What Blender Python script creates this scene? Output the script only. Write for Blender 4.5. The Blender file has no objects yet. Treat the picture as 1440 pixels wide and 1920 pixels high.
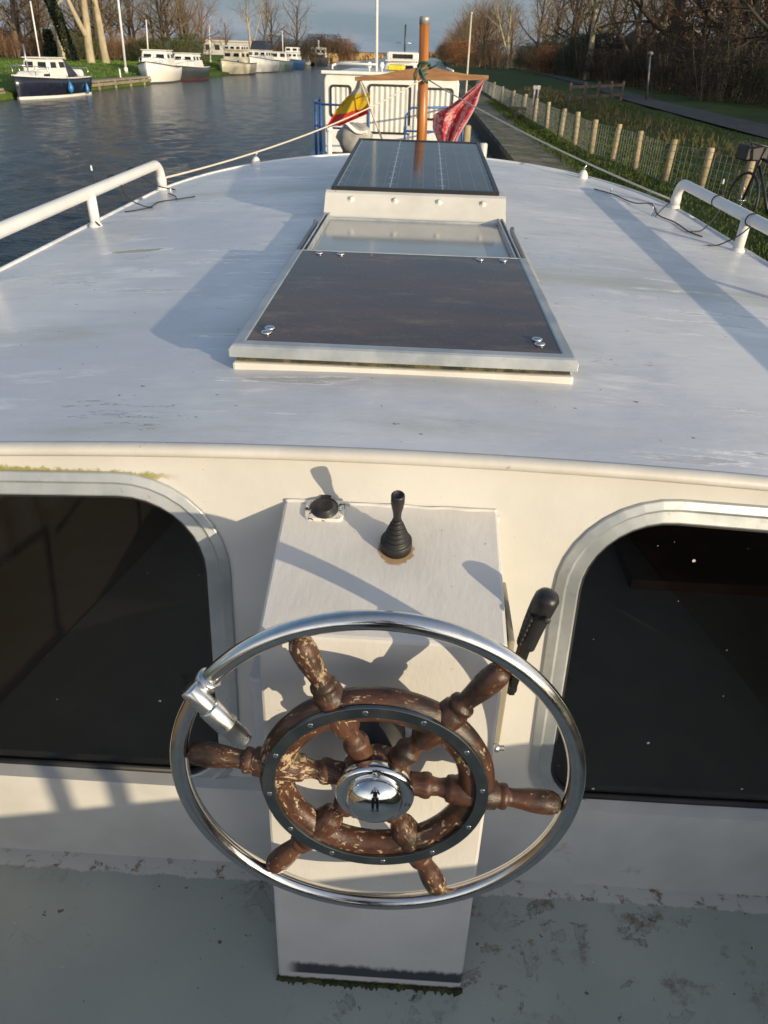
import bpy, bmesh, math, random
from math import sin, cos, pi, radians, sqrt, atan2
from mathutils import Vector, Matrix
S = bpy.context.scene
COL = S.collection
RND = random.Random(7)

# ------------------------------------------------------------------ camera
cam_d = bpy.data.cameras.new('camera')
cam = bpy.data.objects.new('camera', cam_d); COL.objects.link(cam); S.camera = cam
cam_d.sensor_fit = 'VERTICAL'; cam_d.sensor_height = 36.0
cam_d.lens = 1331.0/1920.0*36.0
cam_d.clip_start = 0.05; cam_d.clip_end = 6000
cam_d.dof.use_dof = True; cam_d.dof.focus_distance = 1.7; cam_d.dof.aperture_fstop = 11.0
cam.matrix_world = Matrix.Translation((0, 0, 1.75)) @ Matrix.Rotation(radians(1.9), 4, 'Z') @ \
    Matrix.Rotation(radians(90-32.9), 4, 'X') @ Matrix.Rotation(radians(1.8), 4, 'Z')

# ------------------------------------------------------------------ sun, sky, exposure
SUN_AZ, SUN_EL = 133.0, 10.4          # degrees clockwise from the boat's bow direction (+Y), elevation
sun_d = bpy.data.lights.new('sun', 'SUN'); sun = bpy.data.objects.new('sun', sun_d); COL.objects.link(sun)
sun_d.energy = 3.85; sun_d.angle = radians(0.5); sun_d.color = (1.0, 0.815, 0.55)
to_sun = Vector((sin(radians(SUN_AZ))*cos(radians(SUN_EL)), cos(radians(SUN_AZ))*cos(radians(SUN_EL)), sin(radians(SUN_EL))))
sun.rotation_euler = to_sun.to_track_quat('Z', 'Y').to_euler()
sun.location = to_sun*60
W = bpy.data.worlds.new('World'); S.world = W; W.use_nodes = True
wn, wl = W.node_tree.nodes, W.node_tree.links
bg = wn['Background']; wout = wn['World Output']
sky = wn.new('ShaderNodeTexSky'); sky.sky_type = 'NISHITA'; sky.sun_disc = False
sky.sun_elevation = radians(SUN_EL); sky.sun_rotation = radians(SUN_AZ)
sky.air_density = 1.0; sky.dust_density = 1.6; sky.ozone_density = 2.0
bg.inputs['Strength'].default_value = 0.15
tc = wn.new('ShaderNodeTexCoord'); mp = wn.new('ShaderNodeMapping'); mp.inputs['Scale'].default_value = (1.6, 1.6, 9.0)
nz = wn.new('ShaderNodeTexNoise'); nz.inputs['Scale'].default_value = 2.2; nz.inputs['Detail'].default_value = 7; nz.inputs['Roughness'].default_value = .55
rp = wn.new('ShaderNodeValToRGB'); rp.color_ramp.elements[0].position = .44; rp.color_ramp.elements[1].position = .60
rp.color_ramp.elements[1].color = (.6, .6, .6, 1)
mx = wn.new('ShaderNodeMixRGB'); mx.inputs['Color2'].default_value = (1.75, 1.85, 2.15, 1)
wl.new(tc.outputs['Generated'], mp.inputs['Vector']); wl.new(mp.outputs['Vector'], nz.inputs['Vector'])
wl.new(nz.outputs['Fac'], rp.inputs['Fac'])
# a grey-blue bank of high cloud that thickens towards the horizon, softer cloud streaks on top
sx = wn.new('ShaderNodeSeparateXYZ'); wl.new(tc.outputs['Generated'], sx.inputs[0])
mr = wn.new('ShaderNodeMapRange'); mr.inputs['From Min'].default_value = 0.0; mr.inputs['From Max'].default_value = .55
mr.inputs['To Min'].default_value = .92; mr.inputs['To Max'].default_value = .12; wl.new(sx.outputs[2], mr.inputs['Value'])
cm_ = wn.new('ShaderNodeMath'); cm_.operation = 'MULTIPLY'; wl.new(rp.outputs['Color'], cm_.inputs[0]); wl.new(mr.outputs['Result'], cm_.inputs[1]); wl.new(cm_.outputs[0], mx.inputs['Fac'])
hz = wn.new('ShaderNodeMixRGB'); hz.inputs['Color2'].default_value = (1.08, 1.50, 1.90, 1)
# the cloud bank lies opposite the sun; the sky round the sun stays open and bright
vd = wn.new('ShaderNodeVectorMath'); vd.operation = 'DOT_PRODUCT'; wl.new(tc.outputs['Generated'], vd.inputs[0])
vd.inputs[1].default_value = (-sin(radians(SUN_AZ)), -cos(radians(SUN_AZ)), 0)
md = wn.new('ShaderNodeMapRange'); md.inputs['From Min'].default_value = -.25; md.inputs['From Max'].default_value = .35; wl.new(vd.outputs['Value'], md.inputs['Value'])
mm = wn.new('ShaderNodeMath'); mm.operation = 'MULTIPLY'; wl.new(mr.outputs['Result'], mm.inputs[0]); wl.new(md.outputs['Result'], mm.inputs[1])
wl.new(mm.outputs[0], hz.inputs['Fac']); wl.new(sky.outputs['Color'], hz.inputs['Color1'])
cc = wn.new('ShaderNodeMixRGB'); cc.inputs['Color1'].default_value = (3.5, 3.3, 3.1, 1); cc.inputs['Color2'].default_value = (2.25, 2.32, 2.6, 1)
wl.new(md.outputs['Result'], cc.inputs['Fac']); wl.new(cc.outputs['Color'], mx.inputs['Color2'])
gl = wn.new('ShaderNodeMixRGB'); gl.inputs['Color2'].default_value = (9.5, 9.0, 8.6, 1)      # hazy glow low on the sun's side
iv = wn.new('ShaderNodeMath'); iv.operation = 'SUBTRACT'; iv.inputs[0].default_value = 1.0; wl.new(md.outputs['Result'], iv.inputs[1])
im = wn.new('ShaderNodeMath'); im.operation = 'MULTIPLY'; wl.new(iv.outputs[0], im.inputs[0]); wl.new(mr.outputs['Result'], im.inputs[1])
wl.new(im.outputs[0], gl.inputs['Fac']); wl.new(hz.outputs['Color'], gl.inputs['Color1'])
wl.new(gl.outputs['Color'], mx.inputs['Color1']); wl.new(mx.outputs['Color'], bg.inputs['Color'])
S.view_settings.view_transform = 'Standard'; S.view_settings.look = 'None'
S.view_settings.exposure = 0.38; S.view_settings.gamma = 1.0
S.cycles.use_denoising = True
S.cycles.max_bounces = 8; S.cycles.transparent_max_bounces = 12
S.cycles.caustics_reflective = False; S.cycles.caustics_refractive = False

# ------------------------------------------------------------------ materials
class NT:
    """small helper round a material's node tree"""
    def __init__(s, name):
        s.m = bpy.data.materials.new(name); s.m.use_nodes = True
        s.n, s.l = s.m.node_tree.nodes, s.m.node_tree.links
        s.b = s.n['Principled BSDF']; s.out = s.n['Material Output']
        s.tc = s.n.new('ShaderNodeTexCoord')
    def link(s, a, b): s.l.new(a, b)
    def mapping(s, scale=(1, 1, 1), coord='Object', rot=(0, 0, 0), loc=(0, 0, 0)):
        m = s.n.new('ShaderNodeMapping'); m.inputs['Scale'].default_value = scale
        m.inputs['Rotation'].default_value = rot; m.inputs['Location'].default_value = loc
        s.link(s.tc.outputs[coord], m.inputs['Vector']); return m.outputs['Vector']
    def noise(s, scale, detail=4, rough=.55, vec=None, stretch=(1, 1, 1), dist=0, coord='Object', rot=(0,0,0)):
        t = s.n.new('ShaderNodeTexNoise'); t.inputs['Scale'].default_value = scale
        t.inputs['Detail'].default_value = detail; t.inputs['Roughness'].default_value = rough
        t.inputs['Distortion'].default_value = dist
        s.link(vec if vec else s.mapping(stretch, coord, rot), t.inputs['Vector']); return t.outputs['Fac']
    def voronoi(s, scale, feature='F1', stretch=(1, 1, 1), out='Distance'):
        t = s.n.new('ShaderNodeTexVoronoi'); t.feature = feature; t.inputs['Scale'].default_value = scale
        s.link(s.mapping(stretch), t.inputs['Vector']); return t.outputs[out]
    def ramp(s, fac, lo, hi, a=0.0, b=1.0):
        r = s.n.new('ShaderNodeMapRange'); r.inputs['From Min'].default_value = lo; r.inputs['From Max'].default_value = hi
        r.inputs['To Min'].default_value = a; r.inputs['To Max'].default_value = b
        r.interpolation_type = 'SMOOTHSTEP'
        s.link(fac, r.inputs['Value']); return r.outputs['Result']
    def math(s, op, a, b=None):
        n = s.n.new('ShaderNodeMath'); n.operation = op
        for i, v in enumerate((a, b)):
            if v is None: continue
            if isinstance(v, (int, float)): n.inputs[i].default_value = v
            else: s.link(v, n.inputs[i])
        return n.outputs[0]
    def mix(s, fac, a, b):
        n = s.n.new('ShaderNodeMixRGB')
        if isinstance(fac, (int, float)): n.inputs['Fac'].default_value = fac
        else: s.link(fac, n.inputs['Fac'])
        for k, v in (('Color1', a), ('Color2', b)):
            if isinstance(v, tuple): n.inputs[k].default_value = v[:3]+(1,)
            else: s.link(v, n.inputs[k])
        return n.outputs['Color']
    def xyz(s, coord='Object'):
        n = s.n.new('ShaderNodeSeparateXYZ'); s.link(s.tc.outputs[coord], n.inputs[0]); return n.outputs
    def bump(s, h, strength=.3, dist=.01, prev=None):
        n = s.n.new('ShaderNodeBump'); n.inputs['Strength'].default_value = strength; n.inputs['Distance'].default_value = dist
        s.link(h, n.inputs['Height'])
        if prev: s.link(prev, n.inputs['Normal'])
        s.link(n.outputs['Normal'], s.b.inputs['Normal']); return n.outputs['Normal']
    def color(s, c):
        if isinstance(c, tuple): s.b.inputs['Base Color'].default_value = c[:3]+(1,)
        else: s.link(c, s.b.inputs['Base Color'])
    def set(s, rough=None, metal=None, spec=None):
        for k, v in (('Roughness', rough), ('Metallic', metal), ('Specular IOR Level', spec)):
            if v is None: continue
            if isinstance(v, (int, float)): s.b.inputs[k].default_value = v
            else: s.link(v, s.b.inputs[k])
        return s

def plain(name, c, rough=.5, metal=0.0, var=.12, scale=6, bump=0.0, bscale=60, dirt=None, spec=None, stretch=(1, 1, 1)):
    """a colour that wanders a little, with optional bump and dirt patches (colour, lo, hi, scale)"""
    t = NT(name)
    f = t.noise(scale, 5, stretch=stretch)
    lo = tuple(x*(1-var) for x in c); hi = tuple(min(1, x*(1+var)) for x in c)
    col = t.mix(t.ramp(f, .3, .7), lo, hi)
    if dirt:
        d = t.ramp(t.noise(dirt[3], 6, .65), dirt[1], dirt[2])
        col = t.mix(d, col, dirt[0])
    t.color(col); t.set(rough, metal, spec)
    if bump: t.bump(t.noise(bscale, 4), bump, .004)
    return t.m

# ------------------------------------------------------------------ mesh helpers
class MB:
    def __init__(s): s.v, s.f, s.sm, s.uv = [], [], [], {}
    def add(s, vs, fs, smooth=False, uvs=None):
        o = len(s.v); s.v += [tuple(v) for v in vs]
        for i, f in enumerate(fs):
            if uvs: s.uv[len(s.f)] = [uvs[k] for k in f]
            s.f.append(tuple(k+o for k in f)); s.sm.append(smooth)
    def box(s, a, b):
        (x0, y0, z0), (x1, y1, z1) = a, b
        s.hexa([(x0, y0, z0), (x1, y0, z0), (x1, y1, z0), (x0, y1, z0), (x0, y0, z1), (x1, y0, z1), (x1, y1, z1), (x0, y1, z1)])
    def hexa(s, c):   # 4 bottom ccw, 4 top ccw
        s.add(c, [(3, 2, 1, 0), (4, 5, 6, 7), (0, 1, 5, 4), (1, 2, 6, 5), (2, 3, 7, 6), (3, 0, 4, 7)])
    def bar(s, p, q, w, h, up=(0, 0, 1)):
        p, q = Vector(p), Vector(q); d = (q-p).normalized(); u = Vector(up)
        a = d.cross(u)
        if a.length < 1e-4: a = d.cross(Vector((1, 0, 0)))
        a.normalize(); b = a.cross(d).normalized()
        a = a*(w/2); b = b*(h/2)
        s.hexa([p-a-b, p+a-b, q+a-b, q-a-b, p-a+b, p+a+b, q+a+b, q-a+b])
    def tube(s, pts, r, seg=8, cap=True, closed=False, smooth=True, uv=False):
        pts = [Vector(p) for p in pts]; n = len(pts)
        rs = r if isinstance(r, (list, tuple)) else [r]*n
        prev = None; vs = []
        for i, p in enumerate(pts):
            if closed: t = pts[(i+1) % n]-pts[(i-1) % n]
            else: t = pts[min(i+1, n-1)]-pts[max(i-1, 0)]
            if t.length < 1e-9: t = Vector((0, 0, 1))
            t.normalize()
            if prev is None:
                a = t.cross(Vector((0, 0, 1)))
                if a.length < .1: a = t.cross(Vector((1, 0, 0)))
            else: a = prev-t*prev.dot(t)
            a.normalize(); b = t.cross(a); prev = a
            for k in range(seg):
                w = 2*pi*k/seg
                vs.append(p+a*(cos(w)*rs[i])+b*(sin(w)*rs[i]))
        fs = []
        m = n if closed else n-1
        for i in range(m):
            j = (i+1) % n
            for k in range(seg):
                l = (k+1) % seg
                fs.append((i*seg+k, i*seg+l, j*seg+l, j*seg+k))
        if cap and not closed:
            fs.append(tuple(range(seg-1, -1, -1))); fs.append(tuple((n-1)*seg+k for k in range(seg)))
        s.add(vs, fs, smooth)
    def lathe(s, prof, p, axis, seg=24, smooth=True):
        """prof: list of (r, h) along axis from p"""
        p = Vector(p); t = Vector(axis).normalized()
        a = t.cross(Vector((0, 0, 1)))
        if a.length < .1: a = t.cross(Vector((1, 0, 0)))
        a.normalize(); b = t.cross(a)
        vs = []
        for r, h in prof:
            for k in range(seg):
                w = 2*pi*k/seg; vs.append(p+t*h+a*(cos(w)*r)+b*(sin(w)*r))
        fs = []
        for i in range(len(prof)-1):
            for k in range(seg):
                l = (k+1) % seg; fs.append((i*seg+k, i*seg+l, (i+1)*seg+l, (i+1)*seg+k))
        fs.append(tuple(range(seg-1, -1, -1))); fs.append(tuple((len(prof)-1)*seg+k for k in range(seg)))
        s.add(vs, fs, smooth)
    def loft(s, loops, closed=True, smooth=False, cap0=False, cap1=False):
        n = len(loops[0]); vs = [v for lp in loops for v in lp]; fs = []
        for i in range(len(loops)-1):
            for k in range(n if closed else n-1):
                l = (k+1) % n; fs.append((i*n+k, i*n+l, (i+1)*n+l, (i+1)*n+k))
        if cap0: fs.append(tuple(range(n-1, -1, -1)))
        if cap1: fs.append(tuple((len(loops)-1)*n+k for k in range(n)))
        s.add(vs, fs, smooth)
    def grid(s, fn, nu, nv, smooth=True):
        vs, uvs = [], []
        for j in range(nv+1):
            for i in range(nu+1):
                vs.append(fn(i/nu, j/nv)); uvs.append((i/nu, j/nv))
        fs = [(j*(nu+1)+i, j*(nu+1)+i+1, (j+1)*(nu+1)+i+1, (j+1)*(nu+1)+i) for j in range(nv) for i in range(nu)]
        s.add(vs, fs, smooth, uvs)
    def ball(s, c, r, seg=12, rings=8):
        c = Vector(c); r = r if isinstance(r, (tuple, list)) else (r, r, r); vs = []
        for j in range(1, rings):
            ph = pi*j/rings
            for k in range(seg):
                th = 2*pi*k/seg; vs.append(c+Vector((r[0]*sin(ph)*cos(th), r[1]*sin(ph)*sin(th), r[2]*cos(ph))))
        o = len(vs); vs += [c+Vector((0, 0, r[2])), c-Vector((0, 0, r[2]))]; fs = []
        for j in range(rings-2):
            for k in range(seg):
                l = (k+1) % seg; fs.append((j*seg+k, (j+1)*seg+k, (j+1)*seg+l, j*seg+l))
        for k in range(seg):
            l = (k+1) % seg; fs.append((o, k, l)); fs.append((o+1, (rings-2)*seg+l, (rings-2)*seg+k))
        s.add(vs, fs, True)
    def mesh(s, name, mat, off=(0, 0, 0)):
        me = bpy.data.meshes.new(name)
        ox, oy, oz = off
        me.from_pydata([(x-ox, y-oy, z-oz) for x, y, z in s.v], [], s.f)
        me.polygons.foreach_set('use_smooth', s.sm)
        if s.uv:
            u = me.uv_layers.new(name='UVMap')
            for p in me.polygons:
                if p.index in s.uv:
                    for li, c in zip(p.loop_indices, s.uv[p.index]): u.data[li].uv = c
        if mat: me.materials.append(mat)
        me.update(); return me

ORG = {}
def obj(name, mb, mat, parent=None, bevel=0, solid=0, sub=0, fix=True):
    """link a mesh (given in its thing's own coordinates, world ones for things built in place)"""
    off = ORG.get(parent.name, (0, 0, 0)) if parent else (0, 0, 0)
    me = mb.mesh(name, mat, off) if isinstance(mb, MB) else mb
    if fix:
        b = bmesh.new(); b.from_mesh(me); bmesh.ops.recalc_face_normals(b, faces=b.faces); b.to_mesh(me); b.free()
    o = bpy.data.objects.new(name, me); COL.objects.link(o)
    if parent: o.parent = parent; ORG[o.name] = off
    if solid:
        m = o.modifiers.new('solid', 'SOLIDIFY'); m.thickness = solid; m.offset = 0
    if bevel:
        m = o.modifiers.new('bevel', 'BEVEL'); m.width = bevel; m.segments = 2; m.limit_method = 'ANGLE'; m.angle_limit = radians(40)
    if sub:
        m = o.modifiers.new('sub', 'SUBSURF'); m.levels = sub; m.render_levels = sub
    return o
def tag(o, label=None, cat=None, group=None, kind=None):
    if label: o['label'] = label
    if cat: o['category'] = cat
    if group: o['group'] = group
    if kind: o['kind'] = kind
    return o
def thing(name, label, cat, loc=(0, 0, 0), rz=0, group=None, local=False):
    """an Empty at the thing's base; parts are then given in world coordinates unless local"""
    o = bpy.data.objects.new(name, None); COL.objects.link(o); o.empty_display_size = .2
    o.location = loc; o.rotation_euler = (0, 0, rz)
    ORG[o.name] = (0, 0, 0) if local else tuple(loc)
    return tag(o, label, cat, group)
def dup(root, loc, rz=0, sc=(1, 1, 1), label=None, group=None):
    r = root.copy(); COL.objects.link(r); r.location = loc; r.rotation_euler = (0, 0, rz); r.scale = sc
    if label: r['label'] = label
    if group: r['group'] = group
    for ch in list(root.children):
        c = ch.copy(); COL.objects.link(c); c.parent = r
        for g in list(ch.children):
            d = g.copy(); COL.objects.link(d); d.parent = c
    return r
def struct(name, mb, mat, **k): return tag(obj(name, mb, mat, **k), kind='structure')
def lerp(a, b, t): return a+(b-a)*t
def vl(a, b, t): return Vector(a)*(1-t)+Vector(b)*t
def sag(p, q, d, n=16):
    p, q = Vector(p), Vector(q)
    return [p.lerp(q, i/n)-Vector((0, 0, 4*d*(i/n)*(1-i/n))) for i in range(n+1)]

# ------------------------------------------------------------------ paint, metal, wood
def mat_roof():
    t = NT('roof_paint')
    f = t.noise(2.0, 7, .62, stretch=(.9, .7, 1))
    c = t.mix(t.ramp(f, .36, .62), (.545, .565, .61), (.69, .70, .715))
    f2 = t.noise(5, 8, .72, stretch=(.4, 1.5, 1), dist=.3)         # rubbed streaks
    c = t.mix(t.ramp(f2, .52, .66, 0, .65), c, (.54, .56, .58))
    c = t.mix(t.ramp(t.noise(3.1, 8, .7, stretch=(.45, 1.4, 1), rot=(0, 0, -.1)), .56, .66, 0, .7), c, (.86, .855, .84))
    g = t.noise(1.2, 8, .7, stretch=(.4, 1.5, 1))                 # algae film
    c = t.mix(t.ramp(g, .54, .70, 0, .65), c, (.42, .44, .36))
    area = t.ramp(t.noise(1.9, 5, .65, stretch=(.7, 1.1, 1)), .47, .60)
    fl = t.noise(8, 8, .72, stretch=(.25, 1.9, 1), rot=(0, 0, .1))
    chip = t.math('MULTIPLY', t.ramp(fl, .595, .612), area)
    c = t.mix(t.math('MULTIPLY', chip, .75), c, (.47, .475, .46))
    halo = t.math('MULTIPLY', t.math('MULTIPLY', t.ramp(fl, .565, .580), t.ramp(fl, .604, .596)), area)
    c = t.mix(halo, c, (.92, .91, .88))
    ck = t.noise(3.4, 6, .68, stretch=(.30, 1.5, 1), rot=(0, 0, .16))
    crack = t.math('MULTIPLY', t.ramp(t.math('ABSOLUTE', t.math('SUBTRACT', ck, .5)), .0045, .0015), t.ramp(t.noise(2.3, 4), .55, .62))
    c = t.mix(t.math('MULTIPLY', crack, .8), c, (.22, .21, .19))
    sp = t.noise(40, 2, .5)
    c = t.mix(t.ramp(sp, .745, .765, 0, .85), c, (.13, .12, .10))
    ru = t.math('MULTIPLY', t.ramp(t.noise(13, 5, .7), .68, .72), t.ramp(t.noise(1.9, 3), .56, .64))
    c = t.mix(t.math('MULTIPLY', ru, .8), c, (.30, .17, .09))
    # one torn patch of paint on the port side
    x = t.xyz()
    ex = t.math('POWER', t.math('DIVIDE', t.math('ADD', x[0], 1.045), .135), 2.0)
    ey = t.math('POWER', t.math('DIVIDE', t.math('SUBTRACT', t.math('SUBTRACT', x[1], 2.86), t.math('MULTIPLY', x[0], .14)), .035), 2.0)
    e = t.math('ADD', t.math('ADD', ex, ey), t.math('MULTIPLY', t.noise(17, 7, .75, stretch=(.5, 1.4, 1)), 2.6))
    c = t.mix(t.ramp(e, 2.15, 2.3, 1, 0), c, (.93, .92, .88)); c = t.mix(t.ramp(e, 1.85, 1.95, 1, 0), c, (.40, .35, .25))
    t.color(c); t.set(t.ramp(f2, .3, .7, .26, .42))
    b = t.bump(t.noise(7, 6, .6, stretch=(.6, 1.1, 1)), .30, .008)
    b = t.bump(chip, -.4, .004, b)
    t.bump(t.noise(130, 3, stretch=(.7, 1.1, 1)), .10, .002, b)
    return t.m
def mat_wall():
    t = NT('wall_paint')
    c = t.mix(t.ramp(t.noise(5, 6), .3, .7), (.535, .53, .505), (.60, .595, .57))
    c = t.mix(t.ramp(t.noise(38, 5, .7), .60, .72, 0, .35), c, (.52, .48, .40))
    c = t.mix(t.ramp(t.noise(120, 2, .5), .735, .76, 0, .55), c, (.40, .35, .27))
    # moss along the top of the windows and dirty run-off beneath
    x = t.xyz()
    zz = t.math('SUBTRACT', x[2], .55)
    up = t.math('ADD', zz, t.math('MULTIPLY', t.noise(60, 6, .7), .03))
    m = t.math('MULTIPLY', t.ramp(up, 1.068, 1.074), t.ramp(up, 1.078, 1.086, 1, 0))
    m = t.math('MULTIPLY', m, t.ramp(x[0], -.42, -.5))
    c = t.mix(t.math('MULTIPLY', m, .95), c, (.25, .23, .045))
    # bottom edge: chipped, rusty seam at the deck
    low = t.math('ADD', zz, t.math('MULTIPLY', t.noise(22, 6, .7, stretch=(.35, 1, 1)), -.05))
    rs = t.math('MULTIPLY', t.ramp(low, .006, .0, 0, 1), t.ramp(t.noise(7, 5, .7), .5, .62))
    c = t.mix(t.math('MULTIPLY', rs, .8), c, (.16, .09, .045))
    t.color(c); t.set(.42)
    b = t.bump(t.noise(22, 4), .12, .006)
    t.bump(t.noise(170, 3, stretch=(1, 1, .3)), .12, .0015, b)
    return t.m
def mat_console():
    t = NT('console_paint')
    c = t.mix(t.ramp(t.noise(6, 6), .3, .7), (.57, .565, .55), (.64, .635, .62))
    c = t.mix(t.ramp(t.noise(75, 5, .75), .66, .73, 0, .8), c, (.15, .13, .11))
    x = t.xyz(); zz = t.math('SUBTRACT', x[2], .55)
    # dark band with a ragged upper edge at the foot
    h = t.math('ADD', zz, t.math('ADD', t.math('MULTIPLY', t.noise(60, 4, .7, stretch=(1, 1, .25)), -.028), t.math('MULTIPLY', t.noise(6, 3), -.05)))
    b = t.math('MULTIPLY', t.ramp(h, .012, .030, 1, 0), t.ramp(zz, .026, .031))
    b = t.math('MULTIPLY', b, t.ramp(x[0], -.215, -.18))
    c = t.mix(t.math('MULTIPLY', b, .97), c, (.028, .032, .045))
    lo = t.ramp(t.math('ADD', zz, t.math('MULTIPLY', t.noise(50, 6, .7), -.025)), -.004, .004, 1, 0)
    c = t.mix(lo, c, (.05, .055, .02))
    # rust ring round the lever's boot
    dx = t.math('POWER', t.math('ADD', x[0], .011), 2.0); dy = t.math('POWER', t.math('SUBTRACT', x[1], 1.038), 2.0)
    d = t.math('SQRT', t.math('ADD', dx, dy))
    rr = t.ramp(t.math('ADD', d, t.math('MULTIPLY', t.noise(90, 5), .018)), .040, .043, 1, 0)
    c = t.mix(t.math('MULTIPLY', rr, .85), c, (.34, .20, .08))
    t.color(c); t.set(.36)
    bb = t.bump(t.noise(26, 5, .6, stretch=(1, .5, .5)), .22, .006)
    t.bump(t.noise(130, 3, stretch=(1, .3, .3)), .2, .0018, bb)
    return t.m
def mat_deck():
    t = NT('deck_paint')
    c = t.mix(t.ramp(t.noise(3, 6), .3, .7), (.31, .345, .318), (.37, .40, .37))
    pe = t.noise(11, 9, .66, stretch=(1, 1, 1), dist=.9)
    msk = t.ramp(t.noise(1.5, 5, .6), .52, .64)
    pf = t.math('MULTIPLY', t.ramp(pe, .575, .588), msk)
    c = t.mix(t.math('MULTIPLY', pf, .55), c, (.22, .235, .215))
    cr = t.math('MULTIPLY', t.ramp(t.math('ABSOLUTE', t.math('SUBTRACT', pe, .577)), .011, .004), msk)
    c = t.mix(t.math('MULTIPLY', cr, .75), c, (.035, .03, .025))
    ru = t.math('MULTIPLY', t.ramp(t.noise(11, 8, .75), .53, .66), t.ramp(t.noise(1.3, 3), .50, .62))
    c = t.mix(t.math('MULTIPLY', ru, .75), c, (.12, .075, .04))
    sp = t.ramp(t.noise(70, 2), .755, .775)
    c = t.mix(sp, c, (.45, .46, .44))
    ds = t.ramp(t.noise(30, 4, .6), .675, .70)
    c = t.mix(t.math('MULTIPLY', ds, .8), c, (.03, .032, .03))
    x = t.xyz()
    e = t.math('ADD', x[1], t.math('MULTIPLY', t.noise(9, 8, .8, stretch=(1, .6, 1)), .055))
    wh = t.ramp(e, 1.001, 1.006)
    c2 = t.mix(t.ramp(t.noise(20, 6, .75), .53, .64), (.52, .52, .49), (.17, .13, .09))
    c = t.mix(wh, c, c2)
    t.color(c); t.set(.45)
    b = t.bump(pf, .35, .004); b = t.bump(wh, .5, .004, b); t.bump(t.noise(50, 5), .12, .004, b)
    return t.m
WT = radians(4.2); WC = Vector((-.024, .73, .762)); WN = Vector((0, -cos(WT), sin(WT))); WU = Vector((1, 0, 0)); WV = Vector((0, sin(WT), cos(WT)))
def mat_wood_wheel(name, along):
    """old brown varnish, flaked to bare wood along the grain; the grain runs round the rim or along a spoke"""
    t = NT(name); x = t.xyz()
    px = t.math('SUBTRACT', x[0], WC.x); pz = t.math('SUBTRACT', x[2], WC.z+.55); py = t.math('SUBTRACT', x[1], WC.y)
    r = t.math('SQRT', t.math('ADD', t.math('POWER', px, 2.0), t.math('POWER', pz, 2.0))); a = t.math('ARCTAN2', pz, px)
    cb = t.n.new('ShaderNodeCombineXYZ')
    ks = (70, 4.5, 70) if along == 'rim' else (34, 20, 55)
    for i, (v, k) in enumerate(((r, ks[0]), (a, ks[1]), (py, ks[2]))): t.link(t.math('MULTIPLY', v, k), cb.inputs[i])
    vec = cb.outputs[0]
    g = t.noise(1.0, 5, .6, vec=vec); big = t.noise(9, 4, .6)
    c = t.mix(t.ramp(g, .3, .7), (.042, .018, .011), (.088, .038, .021))
    c = t.mix(t.ramp(big, .55, .7, 0, .6), c, (.125, .060, .033))
    f = t.math('ADD', t.noise(1.6, 7, .72, vec=vec), t.math('MULTIPLY', t.noise(6.5, 4, .6), .55))
    th_ = .83 if along == 'rim' else .872
    c = t.mix(t.math('MULTIPLY', t.ramp(f, th_, th_+.02), .92), c, (.46, .35, .23))
    c = t.mix(t.math('MULTIPLY', t.ramp(t.noise(10, 7, .7), .52, .62), .85), c, (.018, .012, .008))
    gr = t.math('MULTIPLY', t.ramp(t.noise(8, 6, .7), .62, .70), .8)
    c = t.mix(gr, c, (.17, .155, .05))
    t.color(c); t.set(t.ramp(f, .78, .87, .36, .85))
    b = t.bump(f, .4, .003); t.bump(g, .2, .0015, b); return t.m
def mat_steel(name, c, rough, wear=.15, bump=.04):
    t = NT(name)
    f = t.noise(30, 6, .7)
    t.color(t.mix(t.ramp(f, .35, .7), c, tuple(x*.86 for x in c)))
    t.set(t.ramp(t.noise(14, 6, .7), .35, .72, rough, rough+wear), 1.0)
    t.bump(t.noise(90, 3), bump, .001)
    return t.m
def mat_alu():
    t = NT('dull_aluminium')
    f = t.noise(7, 6, .65)
    c = t.mix(t.ramp(f, .3, .7), (.38, .415, .43), (.52, .545, .555))
    c = t.mix(t.ramp(t.noise(40, 6, .7), .58, .70, 0, .6), c, (.30, .31, .29))
    t.color(c); t.set(t.ramp(f, .3, .7, .36, .55), .55)
    t.bump(t.noise(60, 4, .6), .12, .0015)
    return t.m
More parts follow.
